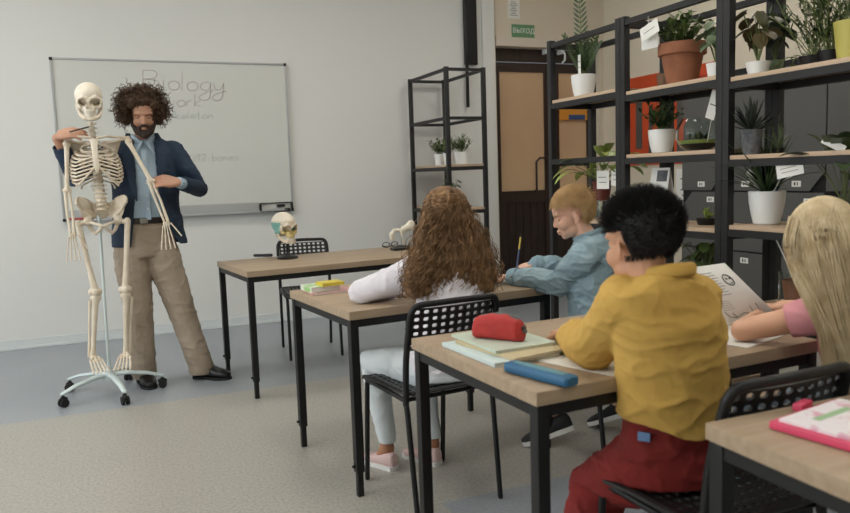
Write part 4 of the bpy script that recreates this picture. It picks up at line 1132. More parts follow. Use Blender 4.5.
# hair
hv = MB()
T_ = lambda x, y, z: hc + HF @ (V((x, y, z)) * hs)
hv.ell(T_(0, -.03, .033), (.088, .092, .087), HF)
lvl = [(1.262, 2.775, 1.12, .092, .07), (1.252, 2.735, 1.02, .145, .08), (1.24, 2.695, .93, .185, .085), (1.222, 2.665, .85, .210, .075), (1.215, 2.65, .795, .190, .06)]
hv.loft([(V((x, y, z)), V((w * .92, -w * .06, 0)), V((0, d * .9, 0))) for x, y, z, w, d in lvl], 24)
ho = organic('hair', hv, M['hair_girl'], g, .007, 3, wrinkle=[(.008, 32, 32, 12, 1), (.005, 70, 70, 30, 4)])
paths = []
rng = np.random.default_rng(11)
C0 = np.array(hc + HF @ (V((0, -.025, .034)) * hs)); Fn = np.array(HF)
for i in range(900):
    sd = -1 if rng.random() < .5 else 1
    az = rng.uniform(-.55, 1.57)
    yp = rng.uniform(-.80, .55) if az < 1.1 else rng.uniform(-.92, -.2)
    top = np.array([sd * .04, yp, math.sqrt(max(.05, 1 - yp * yp))]); low = np.array([sd * math.cos(az), -math.sin(az), -.05])
    lay = rng.uniform(.98, 1.08) if i % 2 else rng.uniform(1.04, 1.14)
    ex = np.array([.086, .094, .090]) * hs * lay
    gd = []
    for k in range(6):
        q = top * (1 - k / 5) + low * (k / 5); q = q / np.linalg.norm(q); gd.append(C0 + Fn @ (q * ex))
    u, v = sd * math.cos(az), -math.sin(az); q = rng.uniform(.55, 1.07); zend = rng.uniform(.755, .89); u = np.clip(u + rng.normal() * .2, -1, 1)
    for x, y, z, w, dd in lvl:
        if z < zend - .02: break
        if z > gd[-1][2] - .015: continue
        gd.append(np.array([x + u * w * q, y + v * dd * q * 1.15, z]))
    gd[-1][2] = min(gd[-1][2], zend + .02); gd = np.array(gd); gd[5:] += rng.normal(size=(len(gd) - 5, 3)) * .007
    m_ = 40; x = np.linspace(0, len(gd) - 1, m_); Q = np.stack([np.interp(x, np.arange(len(gd)), gd[:, k]) for k in range(3)], 1)
    for _ in range(4): Q[1:-1] = Q[1:-1] * .5 + (Q[:-2] + Q[2:]) * .25
    L = np.sum(np.linalg.norm(np.diff(Q, axis=0), axis=1)); n = int(L / .0058) + 6
    H = helix(Q, 1.0, L / rng.uniform(.030, .048), rng.uniform(0, 6.3), n)
    x = np.linspace(0, m_ - 1, n); B_ = np.stack([np.interp(x, np.arange(m_), Q[:, k]) for k in range(3)], 1)
    amp = rng.uniform(.006, .0105) * np.clip(np.linspace(.12, 2.6, n), 0, 1) / np.minimum(1, np.linspace(1e-3, 5, n))
    paths.append(B_ + (H - B_) * amp[:, None])
strand_mesh('curls', paths, lambda t: .0019 * (1 - .35 * t), M['hair_girl'], ho)

def short_hair(t, hc, HF, hs, m, n, length, okf, flow, rad=.0011, core=.006, scale=(.078, .096, .085), off=(0, -.017, .033), name='hair', seed=1, cap=None, kids_=None):
    """fitted cap plus many fine strands"""
    mb = MB(); c = hc + HF @ (V(off) * hs)
    mb.ell(c, tuple((k + core) * hs for k in scale), HF, 40, 28)
    me_cut = lambda q: not okf(np.array(HF.transposed() @ (q - c)) / hs / (np.array(scale)))
    o = organic(name, mb, m, t, .004, 1, wrinkle=[(.003, 60, 60, 60, seed)], cut=me_cut, solid=.006)
    rg = np.random.default_rng(seed); P = []; F_ = np.array(HF)
    while len(P) < n:
        d = rg.normal(size=3); d /= np.linalg.norm(d)
        if not okf(d): continue
        p = np.array(d) * np.array(scale) * 1.0; L = length(d) * rg.uniform(.75, 1.15); dd = flow(d) + rg.normal(size=3) * .13
        nrm = d / np.array(scale); nrm /= np.linalg.norm(nrm)
        pts = [p + nrm * core * .6]
        for k in range(4):
            dd = dd / np.linalg.norm(dd); nx = pts[-1] + dd * L / 4
            # stay outside the cap
            e = np.linalg.norm(nx / (np.array(scale) + core))
            if e < 1.0: nx = nx / e
            dd = nx - pts[-1]; dd = dd / (np.linalg.norm(dd) + 1e-9) + (flow(nx / np.linalg.norm(nx)) - dd) * .2; pts.append(nx)
        P.append((np.array(c)[None] + (np.array(pts) * hs) @ F_.T))
    strand_mesh('strands', P, lambda t: rad * (1 - .7 * t), m, o)
    return o

# =========================================================== boy in denim jacket
M['denim'] = mat('light_denim', (128, 154, 166), .85, col2=(158, 180, 188), scale=14, bump=.2, bscale=160, mix=(.35, .75))
M['jean'] = mat('dark_jeans', (38, 46, 60), .85); M['blackshoe'] = mat('black_canvas', (34, 34, 36), .8)
g = thing('person', 'fair haired boy in a light denim jacket writing at the middle desk', 'person', (1.93, 2.70, 0))
hc = V((1.834, 2.722, 1.074)); HF = frame_from((-.86, .50, -.34), (-.25, .15, 1)); hs = .92
ft = V((-.62, .78, 0)).normalized(); lt = lateral(ft)
b = MB(); head_shapes(b, hc, HF, hs, (1.905, 2.69, .945), 1)
torso(b, ft, [(1.95, 2.65, .47, .12, .09, 0), (1.925, 2.66, .65, .105, .08, .1), (1.92, 2.68, .82, .12, .08, .2), (1.91, 2.69, .92, .10, .06, .2)])
LA = [FV(1.815, 2.60, .895), FV(1.765, 2.725, .772), FV(1.665, 2.975, .785)]; RA = [FV(2.0, 2.775, .895), FV(1.96, 2.95, .80), FV(1.815, 3.02, .828)]
limb(b, LA, [.036, .029, .022]); limb(b, RA, [.036, .029, .022])
hand_shapes(b, LA[2], (-.55, .75, -.05), (0, 0, -1), 1, .82, .15, .03)
hand_shapes(b, RA[2], (-.85, .2, -.25), (-.1, .2, -1), -1, .82, .75, .0)
LL = [FV(1.87, 2.68, .50), FV(1.77, 3.02, .50), FV(1.83, 2.86, .13)]; RL = [FV(2.0, 2.72, .50), FV(2.03, 3.06, .50), FV(2.17, 2.86, .15)]
for L in (LL, RL): limb(b, L, [.06, .045, .028])
organic('body', b, M['skin_boy'], g, .0045, 3, warp=head_warp(hc, HF, hs)); eyes(g, hc, HF, hs, M['hair_boy'], True)
t_ = MB()
torso(t_, ft, [(1.925, 2.65, .50, .155, .125, 0), (1.92, 2.655, .64, .145, .12, .05), (1.915, 2.675, .80, .15, .115, .15), (1.912, 2.685, .905, .145, .10, .2), (1.905, 2.685, .965, .085, .07, .2), (1.90, 2.685, .985, .062, .058, .2)])
for A_ in (LA, RA): limb(t_, [A_[0], A_[0].lerp(A_[1], .5), A_[1] + FV(0, 0, .0), A_[1].lerp(A_[2], .5) + FV(0, 0, .005), A_[1].lerp(A_[2], .88)], [.068, .062, .055, .050, .042])
jo = organic('denim_jacket', t_, M['denim'], g, .0055, 3, wrinkle=[(.010, 10, 10, 15, 1), (.008, 18, 16, 26, 7)], fold=True, cut=lambda c: c.z < .535)
c_ = MB()
ring = [(FV(1.902, 2.688, .978) + lt * (.062 * math.cos(k / 20 * 6.283)) + ft * (.056 * math.sin(k / 20 * 6.283)) + FV(0, 0, -.022 * math.sin(k / 20 * 6.283))) for k in range(-7, 18)]
c_.tube(ring[2:-2], .010, 8, 'round', flat=2.1, hint=(0, 0, 1))
c_.build('collar', M['denim'], jo)
for A_ in (LA, RA):
    e = A_[1].lerp(A_[2], .90); dv = (A_[2] - A_[1]).normalized(); MB().tube([e - dv * .02, e + dv * .008], [.046, .044], 18).build('cuff', M['denim'], jo)
bt = MB(); bt.ell(LA[1].lerp(LA[2], .84) + lateral(LA[2] - LA[1]) * -.045 + FV(0, 0, .012), .006); bt.build('button', M['steel'], jo)
p_ = MB(); torso(p_, ft, [(1.95, 2.64, .475, .15, .11, 0), (1.95, 2.65, .56, .145, .11, 0)])
for L in (LL, RL): limb(p_, [L[0], L[0].lerp(L[1], .5), L[1], L[1].lerp(L[2], .86)], [.088, .078, .062, .048])
organic('jeans', p_, M['jean'], g, .006, 3, wrinkle=[(.004, 10, 10, 22, 1)], fold=True)
sneaker(g, (1.885, 2.80, .085), (1.675, 2.905, .002), M['blackshoe'], M['solewhite'], .92); sneaker(g, (2.22, 2.80, .10), (2.10, 2.985, .004), M['blackshoe'], M['solewhite'], .92)
def okb(d): return (d[2] > .30 or (d[1] < -.15 and d[2] > -.92) or (d[1] < .12 and d[2] > -.62 + .55 * max(0, d[1] + .35)) or (d[2] > -.1 and d[1] < .05)) and not (d[1] > .78 and d[2] < .46) and not (abs(d[0]) > .74 and d[1] > -.28 and d[2] < .02)
def flowb(d):
    if d[2] > .25: return np.array([d[0] * .9 + .1, .75 - .35 * max(0, d[1]), -.35 - .8 * max(0, d[1])])
    return np.array([d[0] * .15, -.1, -1.0])
short_hair(g, hc, HF, hs, M['hair_boy'], 5200, lambda d: (.050 - .026 * max(0, d[1])) if d[2] > .3 else .024, okb, flowb, .0009, .008, seed=5)
t = thing('pencil', 'upright yellow and blue pencil in the hand of the denim boy', 'pencil', (1.72, 3.03, .9))
pa = V((1.738, 3.045, .795)); pb = pa + V((.035, .01, .175))
MB().tube([pa + (pb - pa) * .1, pa.lerp(pb, .6)], .0042, 6).build('shaft', mat('pencil_blue', (60, 76, 110), .4), t, smooth=False)
MB().tube([pa.lerp(pb, .6), pa.lerp(pb, .93)], .0043, 6).build('upper_shaft', mat('pencil_yellow', (196, 176, 84), .4), t, smooth=False)
MB().tube([pa, pa + (pb - pa) * .1], [.0008, .0042], 6).build('tip', M['wood'], t, smooth=False)
MB().tube([pa.lerp(pb, .93), pb], .005, 8).build('eraser', M['rubber'], t)

# =========================================================== boy in yellow shirt and red trousers
M['yellow'] = mat('mustard_shirt', (200, 162, 82), .85, col2=(190, 152, 74), scale=5, bump=.1, bscale=140)
M['red'] = mat('brick_red_trousers', (124, 27, 21), .85, col2=(108, 23, 18), scale=6, bump=.12, bscale=160)
g = thing('person', 'black haired boy in a mustard yellow shirt and red trousers at the near desk', 'person', (1.18, 1.40, 0))
hc = V((1.128, 1.40, 1.090)); HF = frame_from((-.06, 1, -.14), (0, .1, 1)); hs = .92
ft = V((-.08, 1, 0)).normalized(); lt = lateral(ft)
b = MB(); head_shapes(b, hc, HF, hs, (1.160, 1.368, .965), 1)
torso(b, ft, [(1.278, 1.47, .49, .10, .075, 0), (1.262, 1.448, .65, .10, .075, -.1), (1.215, 1.405, .82, .11, .065, 0), (1.18, 1.385, .94, .10, .055, .1)])
LA = [FV(1.088, 1.40, .958), FV(1.12, 1.575, .797), FV(1.19, 1.80, .785)]; RA = [FV(1.30, 1.40, .935), FV(1.42, 1.55, .797), FV(1.38, 1.78, .785)]
limb(b, LA, [.038, .03, .023]); limb(b, RA, [.038, .03, .023])
hand_shapes(b, LA[2] + FV(.01, .02, 0), (.35, .9, -.08), (.1, 0, -1), 1, .85, .55, .02); hand_shapes(b, RA[2], (-.4, .9, -.05), (0, 0, -1), -1, .85, .3, .02)
LL = [FV(1.225, 1.47, .52), FV(1.195, 1.66, .375), FV(1.06, 1.60, .09)]; RL = [FV(1.34, 1.48, .53), FV(1.52, 1.72, .50), FV(1.52, 1.76, .10)]
for L in (LL, RL): limb(b, L, [.055, .045, .032]); limb(b, [L[2], L[2] + FV(-.01, .08, -.05)], [.03, .024])
organic('body', b, M['skin_boy2'], g, .0045, 3, warp=head_warp(hc, HF, hs)); eyes(g, hc, HF, hs, M['hair_black'])
t_ = MB()
torso(t_, ft, [(1.268, 1.455, .56, .148, .124, 0), (1.262, 1.445, .64, .140, .118, 0), (1.240, 1.415, .76, .142, .118, 0), (1.208, 1.393, .89, .152, .11, .08), (1.172, 1.378, .975, .135, .088, .18), (1.168, 1.37, 1.015, .078, .064, .2)], 32)
for A_ in (LA, RA): limb(t_, [A_[0], A_[0].lerp(A_[1], .5) + FV(0, 0, .0), A_[1] + FV(0, 0, .010), A_[1].lerp(A_[2], .5) + FV(0, 0, .01), A_[1].lerp(A_[2], .86)], [.063, .058, .060, .055, .038])
def ycut(c): return c.z < .590 + (1.36 - c.x) * .24 + .006 * math.sin(c.x * 40)
yo = organic('shirt', t_, M['yellow'], g, .0055, 3, wrinkle=[(.008, 5, 5, 9, 1), (.007, 9, 7, 15, 7), (.003, 20, 16, 26, 3)], fold=True, cut=ycut, solid=.004)
c_ = MB(); c_.tube([FV(1.168, 1.37, 1.022) + lt * .062 * math.cos(k / 16 * 6.283) + ft * (.055 * math.sin(k / 16 * 6.283)) + FV(0, .02 * math.sin(k / 16 * 6.283), -.012 * math.sin(k / 16 * 6.283)) for k in range(16)], .011, 8, closed=True, flat=1.4); c_.build('collar', M['yellow'], yo)
p_ = MB(); torso(p_, ft, [(1.278, 1.47, .470, .135, .11, 0), (1.276, 1.465, .56, .138, .110, 0), (1.262, 1.45, .66, .120, .095, 0)])
limb(p_, [LL[0], LL[0].lerp(LL[1], .5), LL[1], LL[1].lerp(LL[2], .5), LL[2] + FV(0, 0, .02)], [.088, .088, .080, .070, .062])
limb(p_, [RL[0], RL[0].lerp(RL[1], .5), RL[1], RL[1].lerp(RL[2], .5), RL[2] + FV(0, 0, .02)], [.088, .088, .075, .062, .052])
ro = organic('trousers', p_, M['red'], g, .006, 3, wrinkle=[(.010, 8, 8, 12, 1), (.006, 16, 14, 20, 7)], fold=True)
s_ = MB()
s_.tube([FV(1.262, 1.45, .655) + lt * (.121 * math.cos(k / 24 * 6.283)) + ft * (.095 * math.sin(k / 24 * 6.283)) for k in range(24)], .009, 6, closed=True, flat=2.0, hint=(0, 0, 1)); s_.build('waistband', M['red'], ro)
MB().box((1.142, 1.400, .618), (.030, .008, .022), -.95, bev=.003).build('blue_patch', mat('blue_patch', (90, 120, 160), .6), ro)
sneaker(g, (1.07, 1.55, 0), (1.03, 1.77, 0), M['blackshoe'], M['solewhite'], .95); sneaker(g, (1.52, 1.72, 0), (1.51, 1.94, 0), M['blackshoe'], M['solewhite'], .95)
def oky(d): return (d[2] > .20 or (d[2] > -.02 and d[1] < .52) or (d[1] < .10 and d[2] > -.80) or (d[2] > -.1 and d[1] < .3)) and not (d[1] > .70 and d[2] < .66) and not (abs(d[0]) > .70 and d[1] > -.22 and d[2] < .0)
def flowy(d): return np.array([d[0] * .9, d[1] * .75 + .1, d[2] * .9 - .35 + .55 * max(0, min(1, d[2] * 1.6 + .3))])
short_hair(g, hc, HF, hs, M['hair_black'], 8500, lambda d: .010 + .016 * max(0, min(1, d[2] * 1.5 + .5)), oky, flowy, .0008, .008, seed=8)

# =========================================================== blonde girl at the right edge
M['pink'] = mat('pink_tshirt', (218, 150, 158), .85, bump=.06, bscale=160); M['palejean'] = mat('pale_blue_jeans', (150, 170, 186), .85)
g = thing('person', 'girl with long blonde hair in a pink t-shirt at the near desk', 'person', (1.90, 1.40, 0))
hc = V((1.815, 1.475, 1.045)); HF = frame_from((-.12, .95, -.42), (0, .3, 1)); hs = .90
ft = V((-.2, 1, 0)).normalized(); lt = lateral(ft)
b = MB(); head_shapes(b, hc, HF, hs, (1.855, 1.40, .905), 1)
torso(b, ft, [(1.93, 1.34, .47, .12, .09, 0), (1.92, 1.35, .62, .105, .08, .1), (1.88, 1.38, .78, .12, .08, .2), (1.86, 1.40, .88, .10, .06, .2)])
LA = [FV(1.768, 1.425, .850), FV(1.660, 1.60, .785), FV(1.875, 1.745, .778)]; RA = [FV(1.98, 1.46, .845), FV(2.08, 1.62, .80), FV(2.02, 1.78, .79)]
limb(b, LA, [.036, .033, .023]); limb(b, RA, [.036, .033, .023]); limb(b, [LA[0], LA[0].lerp(LA[1], .5), LA[1]], [.036, .037, .033])
hand_shapes(b, LA[2], (.2, .95, -.03), (0, 0, -1), 1, .82, .3, .02); hand_shapes(b, RA[2], (-.7, .6, -.05), (0, 0, -1), -1, .82, .4, .02)
LL = [FV(1.86, 1.36, .50), FV(1.84, 1.72, .48), FV(1.84, 1.74, .09)]; RL = [FV(2.0, 1.36, .50), FV(2.04, 1.72, .48), FV(2.04, 1.74, .09)]
for L in (LL, RL): limb(b, L, [.065, .047, .03]); limb(b, [L[2], L[2] + FV(-.01, .07, -.05)], [.03, .024])
organic('body', b, M['skin_girl2'], g, .0045, 3, warp=head_warp(hc, HF, hs)); eyes(g, hc, HF, hs, M['hair_blonde'], True)
t_ = MB(); torso(t_, ft, [(1.93, 1.34, .50, .155, .12, 0), (1.92, 1.35, .62, .145, .11, .05), (1.885, 1.375, .75, .148, .11, .15), (1.865, 1.39, .84, .135, .095, .2), (1.858, 1.40, .895, .085, .065, .2)])
for A_ in (LA, RA): limb(t_, [A_[0], A_[0].lerp(A_[1], .35)], [.054, .050])
organic('tshirt', t_, M['pink'], g, .0055, 3, wrinkle=[(.007, 9, 9, 14, 1)], fold=True, cut=lambda c: c.z < .535 or any((c - A_[0].lerp(A_[1], .40)).dot(A_[1] - A_[0]) > 0 and (c - A_[0].lerp(A_[1], .40)).length < .075 for A_ in (LA, RA)), solid=.003)
p_ = MB(); torso(p_, ft, [(1.93, 1.33, .462, .15, .115, 0), (1.93, 1.34, .575, .150, .115, 0)])
for L in (LL, RL): limb(p_, [L[0], L[0].lerp(L[1], .5), L[1], L[2] + FV(0, 0, .03)], [.092, .083, .066, .05])
organic('jeans', p_, M['palejean'], g, .006, 3, wrinkle=[(.004, 10, 10, 22, 1)], fold=True)
sneaker(g, (1.84, 1.70, 0), (1.82, 1.90, 0), M['pinkshoe'], M['solewhite'], .88); sneaker(g, (2.04, 1.70, 0), (2.03, 1.90, 0), M['pinkshoe'], M['solewhite'], .88)
hv = MB(); hv.ell(hc + HF @ (V((0, -.025, .030)) * hs), (.074, .084, .078), HF)
lvl = [(1.818, 1.435, 1.07, .098, .085), (1.82, 1.40, .98, .110, .075), (1.825, 1.36, .88, .118, .06), (1.83, 1.325, .78, .115, .045), (1.835, 1.30, .68, .095, .03)]
hv.loft([(V((x, y, z)), V((w * .85, -w * .1, 0)), V((0, d * .8, 0))) for x, y, z, w, d in lvl], 24)
ho = organic('hair', hv, M['hair_blonde'], g, .006, 3, wrinkle=[(.004, 45, 45, 5, 1)])
paths = []; rng = np.random.default_rng(21); ph_ = 0; C0 = np.array(hc + HF @ (V((0, -.02, .034)) * hs)); Fn = np.array(HF)
for i in range(3000):
    sd = -1 if rng.random() < .5 else 1
    az = rng.uniform(-.95, 1.57)          # 0 = side, 1.57 = straight back
    if rng.random() < .25: az = rng.uniform(1.1, 1.57)
    cl_ = round(az * 11) / 11; azc = cl_ * .35 + az * .65; ph_ = rng.uniform(0, 6.3) if i % 3 == 0 else ph_
    yp = rng.uniform(-.75, .62) if az < 1.2 else rng.uniform(-.9, -.3)
    top = np.array([sd * .03, yp, math.sqrt(max(.05, 1 - yp * yp))])
    low = np.array([sd * math.cos(azc), -math.sin(azc), -.02])
    ex = np.array([.083, .096, .090]) * hs * rng.uniform(1.0, 1.09)
    gd = []
    for k in range(6):
        q = top * (1 - k / 5) + low * (k / 5); q = q / np.linalg.norm(q); gd.append(C0 + Fn @ (q * ex))
    u, v = sd * math.cos(azc), -math.sin(azc); q = rng.uniform(.75, 1.06); zend = rng.uniform(.60, .72)
    for x, y, z, w, dd in lvl:
        if z > gd[-1][2] - .02: continue
        gd.append(np.array([x + u * w * q + .009 * math.sin(z * 34 + ph_), y + v * dd * q + .005 * math.cos(z * 30 + ph_), z]))
    gd.append(gd[-1] + np.array([rng.normal() * .006, -.01, zend - .68])); gd = np.array(gd)
    n = 30; x = np.linspace(0, len(gd) - 1, n); Q = np.stack([np.interp(x, np.arange(len(gd)), gd[:, k]) for k in range(3)], 1)
    for _ in range(4): Q[1:-1] = Q[1:-1] * .5 + (Q[:-2] + Q[2:]) * .25
    paths.append(Q)
strand_mesh('strands', paths, lambda t: .0013 * (1 - .5 * t), M['hair_blonde'], ho)
# front lock over the near shoulder
paths = []
for i in range(420):
    a = rng.uniform(-1, 1); r = rng.uniform(0, 1)
    base = [(1.770, 1.505, 1.11), (1.738, 1.50, 1.05), (1.724, 1.465, .97), (1.722, 1.40, .88), (1.735, 1.37, .80), (1.73, 1.36, .72), (1.745, 1.35, .64)]
    gd = np.array(base) + np.array([a * .026, r * .05 - .030, 0])[None] + np.array([[.006 * math.sin(k * 1.7 + i % 7), 0, rng.normal() * .004] for k in range(7)])
    x = np.linspace(0, 6, 24); paths.append(np.stack([np.interp(x, np.arange(7), gd[:, k]) for k in range(3)], 1))
    for _ in range(4): paths[-1][1:-1] = paths[-1][1:-1] * .5 + (paths[-1][:-2] + paths[-1][2:]) * .25
strand_mesh('front_lock', paths, lambda t: .0013 * (1 - .4 * t), M['hair_blonde'], ho)
# ------------------------------------------------------------------ skull builder
def skull(parent, c, F, s, m, jaw_m=None, name='skull', painted=False, cranium_m=None):
    T = lambda x, y, z: V(c) + F @ V((x * s, y * s, z * s))
    mb = MB(); e = lambda p, r, Mx=None: mb.ell(T(*p), tuple(k * s for k in r), F if Mx is None else F @ Mx, 24, 16)
    e((0, -.022, .036), (.071, .090, .074)); e((0, .018, .040), (.058, .058, .052)); e((0, .045, .010), (.046, .030, .030))
    e((0, .048, -.030), (.034, .030, .026)); e((0, .053, -.044), (.031, .026, .017))
    for sx in (-1, 1):
        e((sx * .046, .042, -.020), (.013, .017, .015)); e((sx * .058, .022, .002), (.010, .03, .022))
        mb.tube([T(sx * .050, .040, -.020), T(sx * .064, .015, -.020), T(sx * .064, -.012, -.014)], [.006 * s, .005 * s, .006 * s], 8, 'round')
        e((sx * .056, -.020, -.028), (.012, .014, .022))
        mb.tube([T(sx * .012, .073, .024), T(sx * .032, .074, .030), T(sx * .050, .058, .022)], [.008 * s, .009 * s, .008 * s], 8, 'round')
    e((0, .077, .008), (.008, .010, .016)); e((0, -.035, -.02), (.04, .045, .03))
    F_ = np.array(F); c0 = np.array(V(c))
    def warp(co):
        q = (co - c0) @ F_ / s
        for sx in (-1, 1):
            d = np.sqrt(((q[:, 0] - sx * .0305) / .0225) ** 2 + ((q[:, 2] - .001) / .0195) ** 2)
            k = np.clip(1.1 - d, 0, 1); k = np.minimum(1, k * 2.2) * .044; q[:, 1] -= np.where(q[:, 1] > .02, k, 0)
            d = np.sqrt(((q[:, 0] - sx * .072) / .012) ** 2 + ((q[:, 1] - .0) / .04) ** 2 + ((q[:, 2] - .012) / .03) ** 2); q[:, 0] -= sx * np.clip(1 - d, 0, 1) * .012
        # pear shaped nose opening
        w = .0065 + .009 * np.clip((.012 - q[:, 2]) / .035, 0, 1)
        d = np.maximum(np.abs(q[:, 0]) / w, np.abs(q[:, 2] + .013) / .019); k = np.clip(1.15 - d, 0, 1); q[:, 1] -= np.where(q[:, 1] > .03, np.minimum(1, k * 3) * .022, 0)
        return c0 + (q * s) @ F_.T
    ms = [m]; fn = None
    if painted:
        ms = [m, M['teal'], M['ochre'], M['bonewhite']]
        def fn(p):
            q = F.transposed() @ (p - V(c)) / s
            if q.z > .055: return 3
            if abs(q.x) > .040 and q.y < .03 and q.z < .045 and q.z > -.03: return 1
            if q.z < -.008 and q.y > .02: return 2
            return 0
    o = organic(name, mb, ms, parent, .0028 * max(.8, s), 1, warp=warp, matfn=fn)
    # lower jaw and teeth
    jb = MB()
    path = [(-.052, -.004, -.026), (-.050, .002, -.052), (-.041, .028, -.070), (-.024, .054, -.081), (0, .062, -.083), (.024, .054, -.081), (.041, .028, -.070), (.050, .002, -.052), (.052, -.004, -.026)]
    jb.tube([T(*p) for p in path], [k * s for k in (.008, .012, .014, .014, .015, .014, .014, .012, .008)], 10, 'round')
    jb.ell(T(0, .066, -.088), (.015 * s, .010 * s, .010 * s), F)
    jo = organic('jaw', jb, jaw_m or m, parent, .003, 1)
    tb = MB()
    for row, z, hh in ((0, -.057, .010), (1, -.0675, .010)):
        for k in range(12):
            a = -1.25 + 2.5 * k / 11; x = .027 * math.sin(a); y = .044 + .026 * math.cos(a)
            tb.box(T(x, y, z), (.0058 * s, .006 * s, hh * s), F @ Matrix.Rotation(-a, 3, 'Z'), bev=.0012 * s)
    tb.build('teeth', M['tooth'], jo)
    return o

# ------------------------------------------------------------------ full skeleton on its wheeled stand
SY = 4.76
sk = thing('skeleton_model', 'life size human skeleton model on a white five wheeled stand', 'skeleton', (-.09, 4.80, 0))
B = M['bone']
SF = frame_from((.04, -1, -.10))
skull(sk, V((-.078, SY - .02, 1.742)), SF, 1.06, M['bonewhite'], B)
# vertebrae
def spine(t):   # t 0 (neck) .. 1 (sacrum)
    z = 1.625 - t * .49; y = SY + .045 + .028 * math.sin(t * 6.0 - .6); x = -.078 + .022 * t
    return V((x, y, z))
NV = 20
for i in range(NV):
    p = spine(i / (NV - 1)); q = spine(min(1, (i + .6) / (NV - 1))); r = .017 + .017 * i / NV
    m = MB(); m.lathe([(0, -.0112), (r, -.0108), (r * .84, 0), (r, .0108), (0, .0112)], p, 14)
    m.tube([p + V((0, .01, 0)), p + V((0, .045, -.008 - .008 * (i / NV)))], [.008, .004], 6, 'round')
    wv = .022 + .012 * min(1, i / 6)
    m.tube([p + V((-wv - .006, .022, .004)), p + V((0, .016, 0)), p + V((wv + .006, .022, .004))], [.004, .006, .004], 6, 'round')
    m.build('vertebra', B, sk)
# ribs
RC = V((-.068, SY + .02, 0))
for i in range(12):
    zt = 1.535 - i * .0205; f = i / 11.0
    w = [.074, .106, .121, .130, .135, .138, .139, .140, .138, .132, .115, .09][i]; dpt = [.05, .065, .078, .088, .093, .096, .096, .095, .09, .085, .07, .055][i]
    zb = spine((1.625 - zt) / .49 if zt < 1.62 else 0)
    for sx in (-1, 1):
        pts = []; N = 18; end = 1.0 if i < 7 else (.93 - (i - 7) * .05 if i < 10 else .55)
        for k in range(N + 1):
            a = k / N * end; th = math.pi * (.5 - a) # from back (+y) to front (-y)
            x = RC.x + sx * (w * math.cos(th) ** .85 if math.cos(th) > 0 else 0); y = RC.y + .012 + dpt * math.sin(th) * (1.0 if th > 0 else 1.0)
            drop = .055 * math.sin(math.pi * min(1, a * 1.0) * .5) + .03 * a + (-.045 * max(0, a - .72) / .28 * (1 if i > 2 else .2))
            pts.append(V((x + (zb.x - RC.x) * (1 - a) * .5, y, zt - drop)))
        m = MB(); m.tube(pts, [.0074] * (N + 1), 7, 'round', flat=.60, hint=(0, 0, 1)); m.build('rib', B, sk)
# costal arch cartilage and sternum
st_ = MB()
st_.loft([(V((-.068, SY - .062, 1.535)), V((.026, 0, 0)), V((0, .006, .0))), (V((-.068, SY - .072, 1.495)), V((.017, 0, 0)), V((0, .006, 0))), (V((-.066, SY - .080, 1.44)), V((.016, 0, 0)), V((0, .006, 0))), (V((-.064, SY - .082, 1.385)), V((.018, 0, 0)), V((0, .006, 0))), (V((-.063, SY - .078, 1.345)), V((.008, 0, 0)), V((0, .004, 0)))], 14)
st_.build('sternum', M['bonewhite'], sk)
ca = MB()
for sx in (-1, 1): ca.tube([V((-.064 + sx * .012, SY - .078, 1.375)), V((-.064 + sx * .045, SY - .07, 1.335)), V((-.066 + sx * .085, SY - .05, 1.29)), V((-.066 + sx * .11, SY - .02, 1.262))], [.006, .0065, .006, .004], 7, 'round')
ca.build('costal_arch', B, sk)
def bone(name, pts, rad, ends=None, parent=None, m=None):
    mb = MB(); mb.tube(pts, rad, 10, 'round')
    for p, r in (ends or []): mb.ell(p, r, None, 12, 8)
    return organic(name, mb, m or B, parent or sk, .0032, 2)
SHL = V((-.215, SY + .015, 1.505)); SHR = V((.118, SY + .0, 1.515))   # image left / right shoulders
for sx, S_ in ((-1, SHL), (1, SHR)):
    m = MB(); m.tube([V((-.068 + sx * .02, SY - .06, 1.54)), V((-.068 + sx * .07, SY - .062, 1.548)), V((-.068 + sx * .11, SY - .02, 1.545)), S_ + V((0, .01, .028))], [.008, .0065, .0065, .008], 8, 'round'); m.build('clavicle', B, sk)
    m = MB(); q = V((-.068 + sx * .075, SY + .095, 0))
    m.loft([(V((q.x + sx * .02, q.y, 1.53)), V((.05, 0, 0)), V((0, .006, 0))), (V((q.x + sx * .01, q.y + .008, 1.47)), V((.042, 0, 0)), V((0, .005, 0))), (V((q.x, q.y + .004, 1.385)), V((.012, 0, 0)), V((0, .005, 0)))], 14)
    m.tube([V((q.x - sx * .02, q.y + .01, 1.51)), S_ + V((0, .03, .03))], [.005, .01], 8, 'round'); m.build('scapula', B, sk)
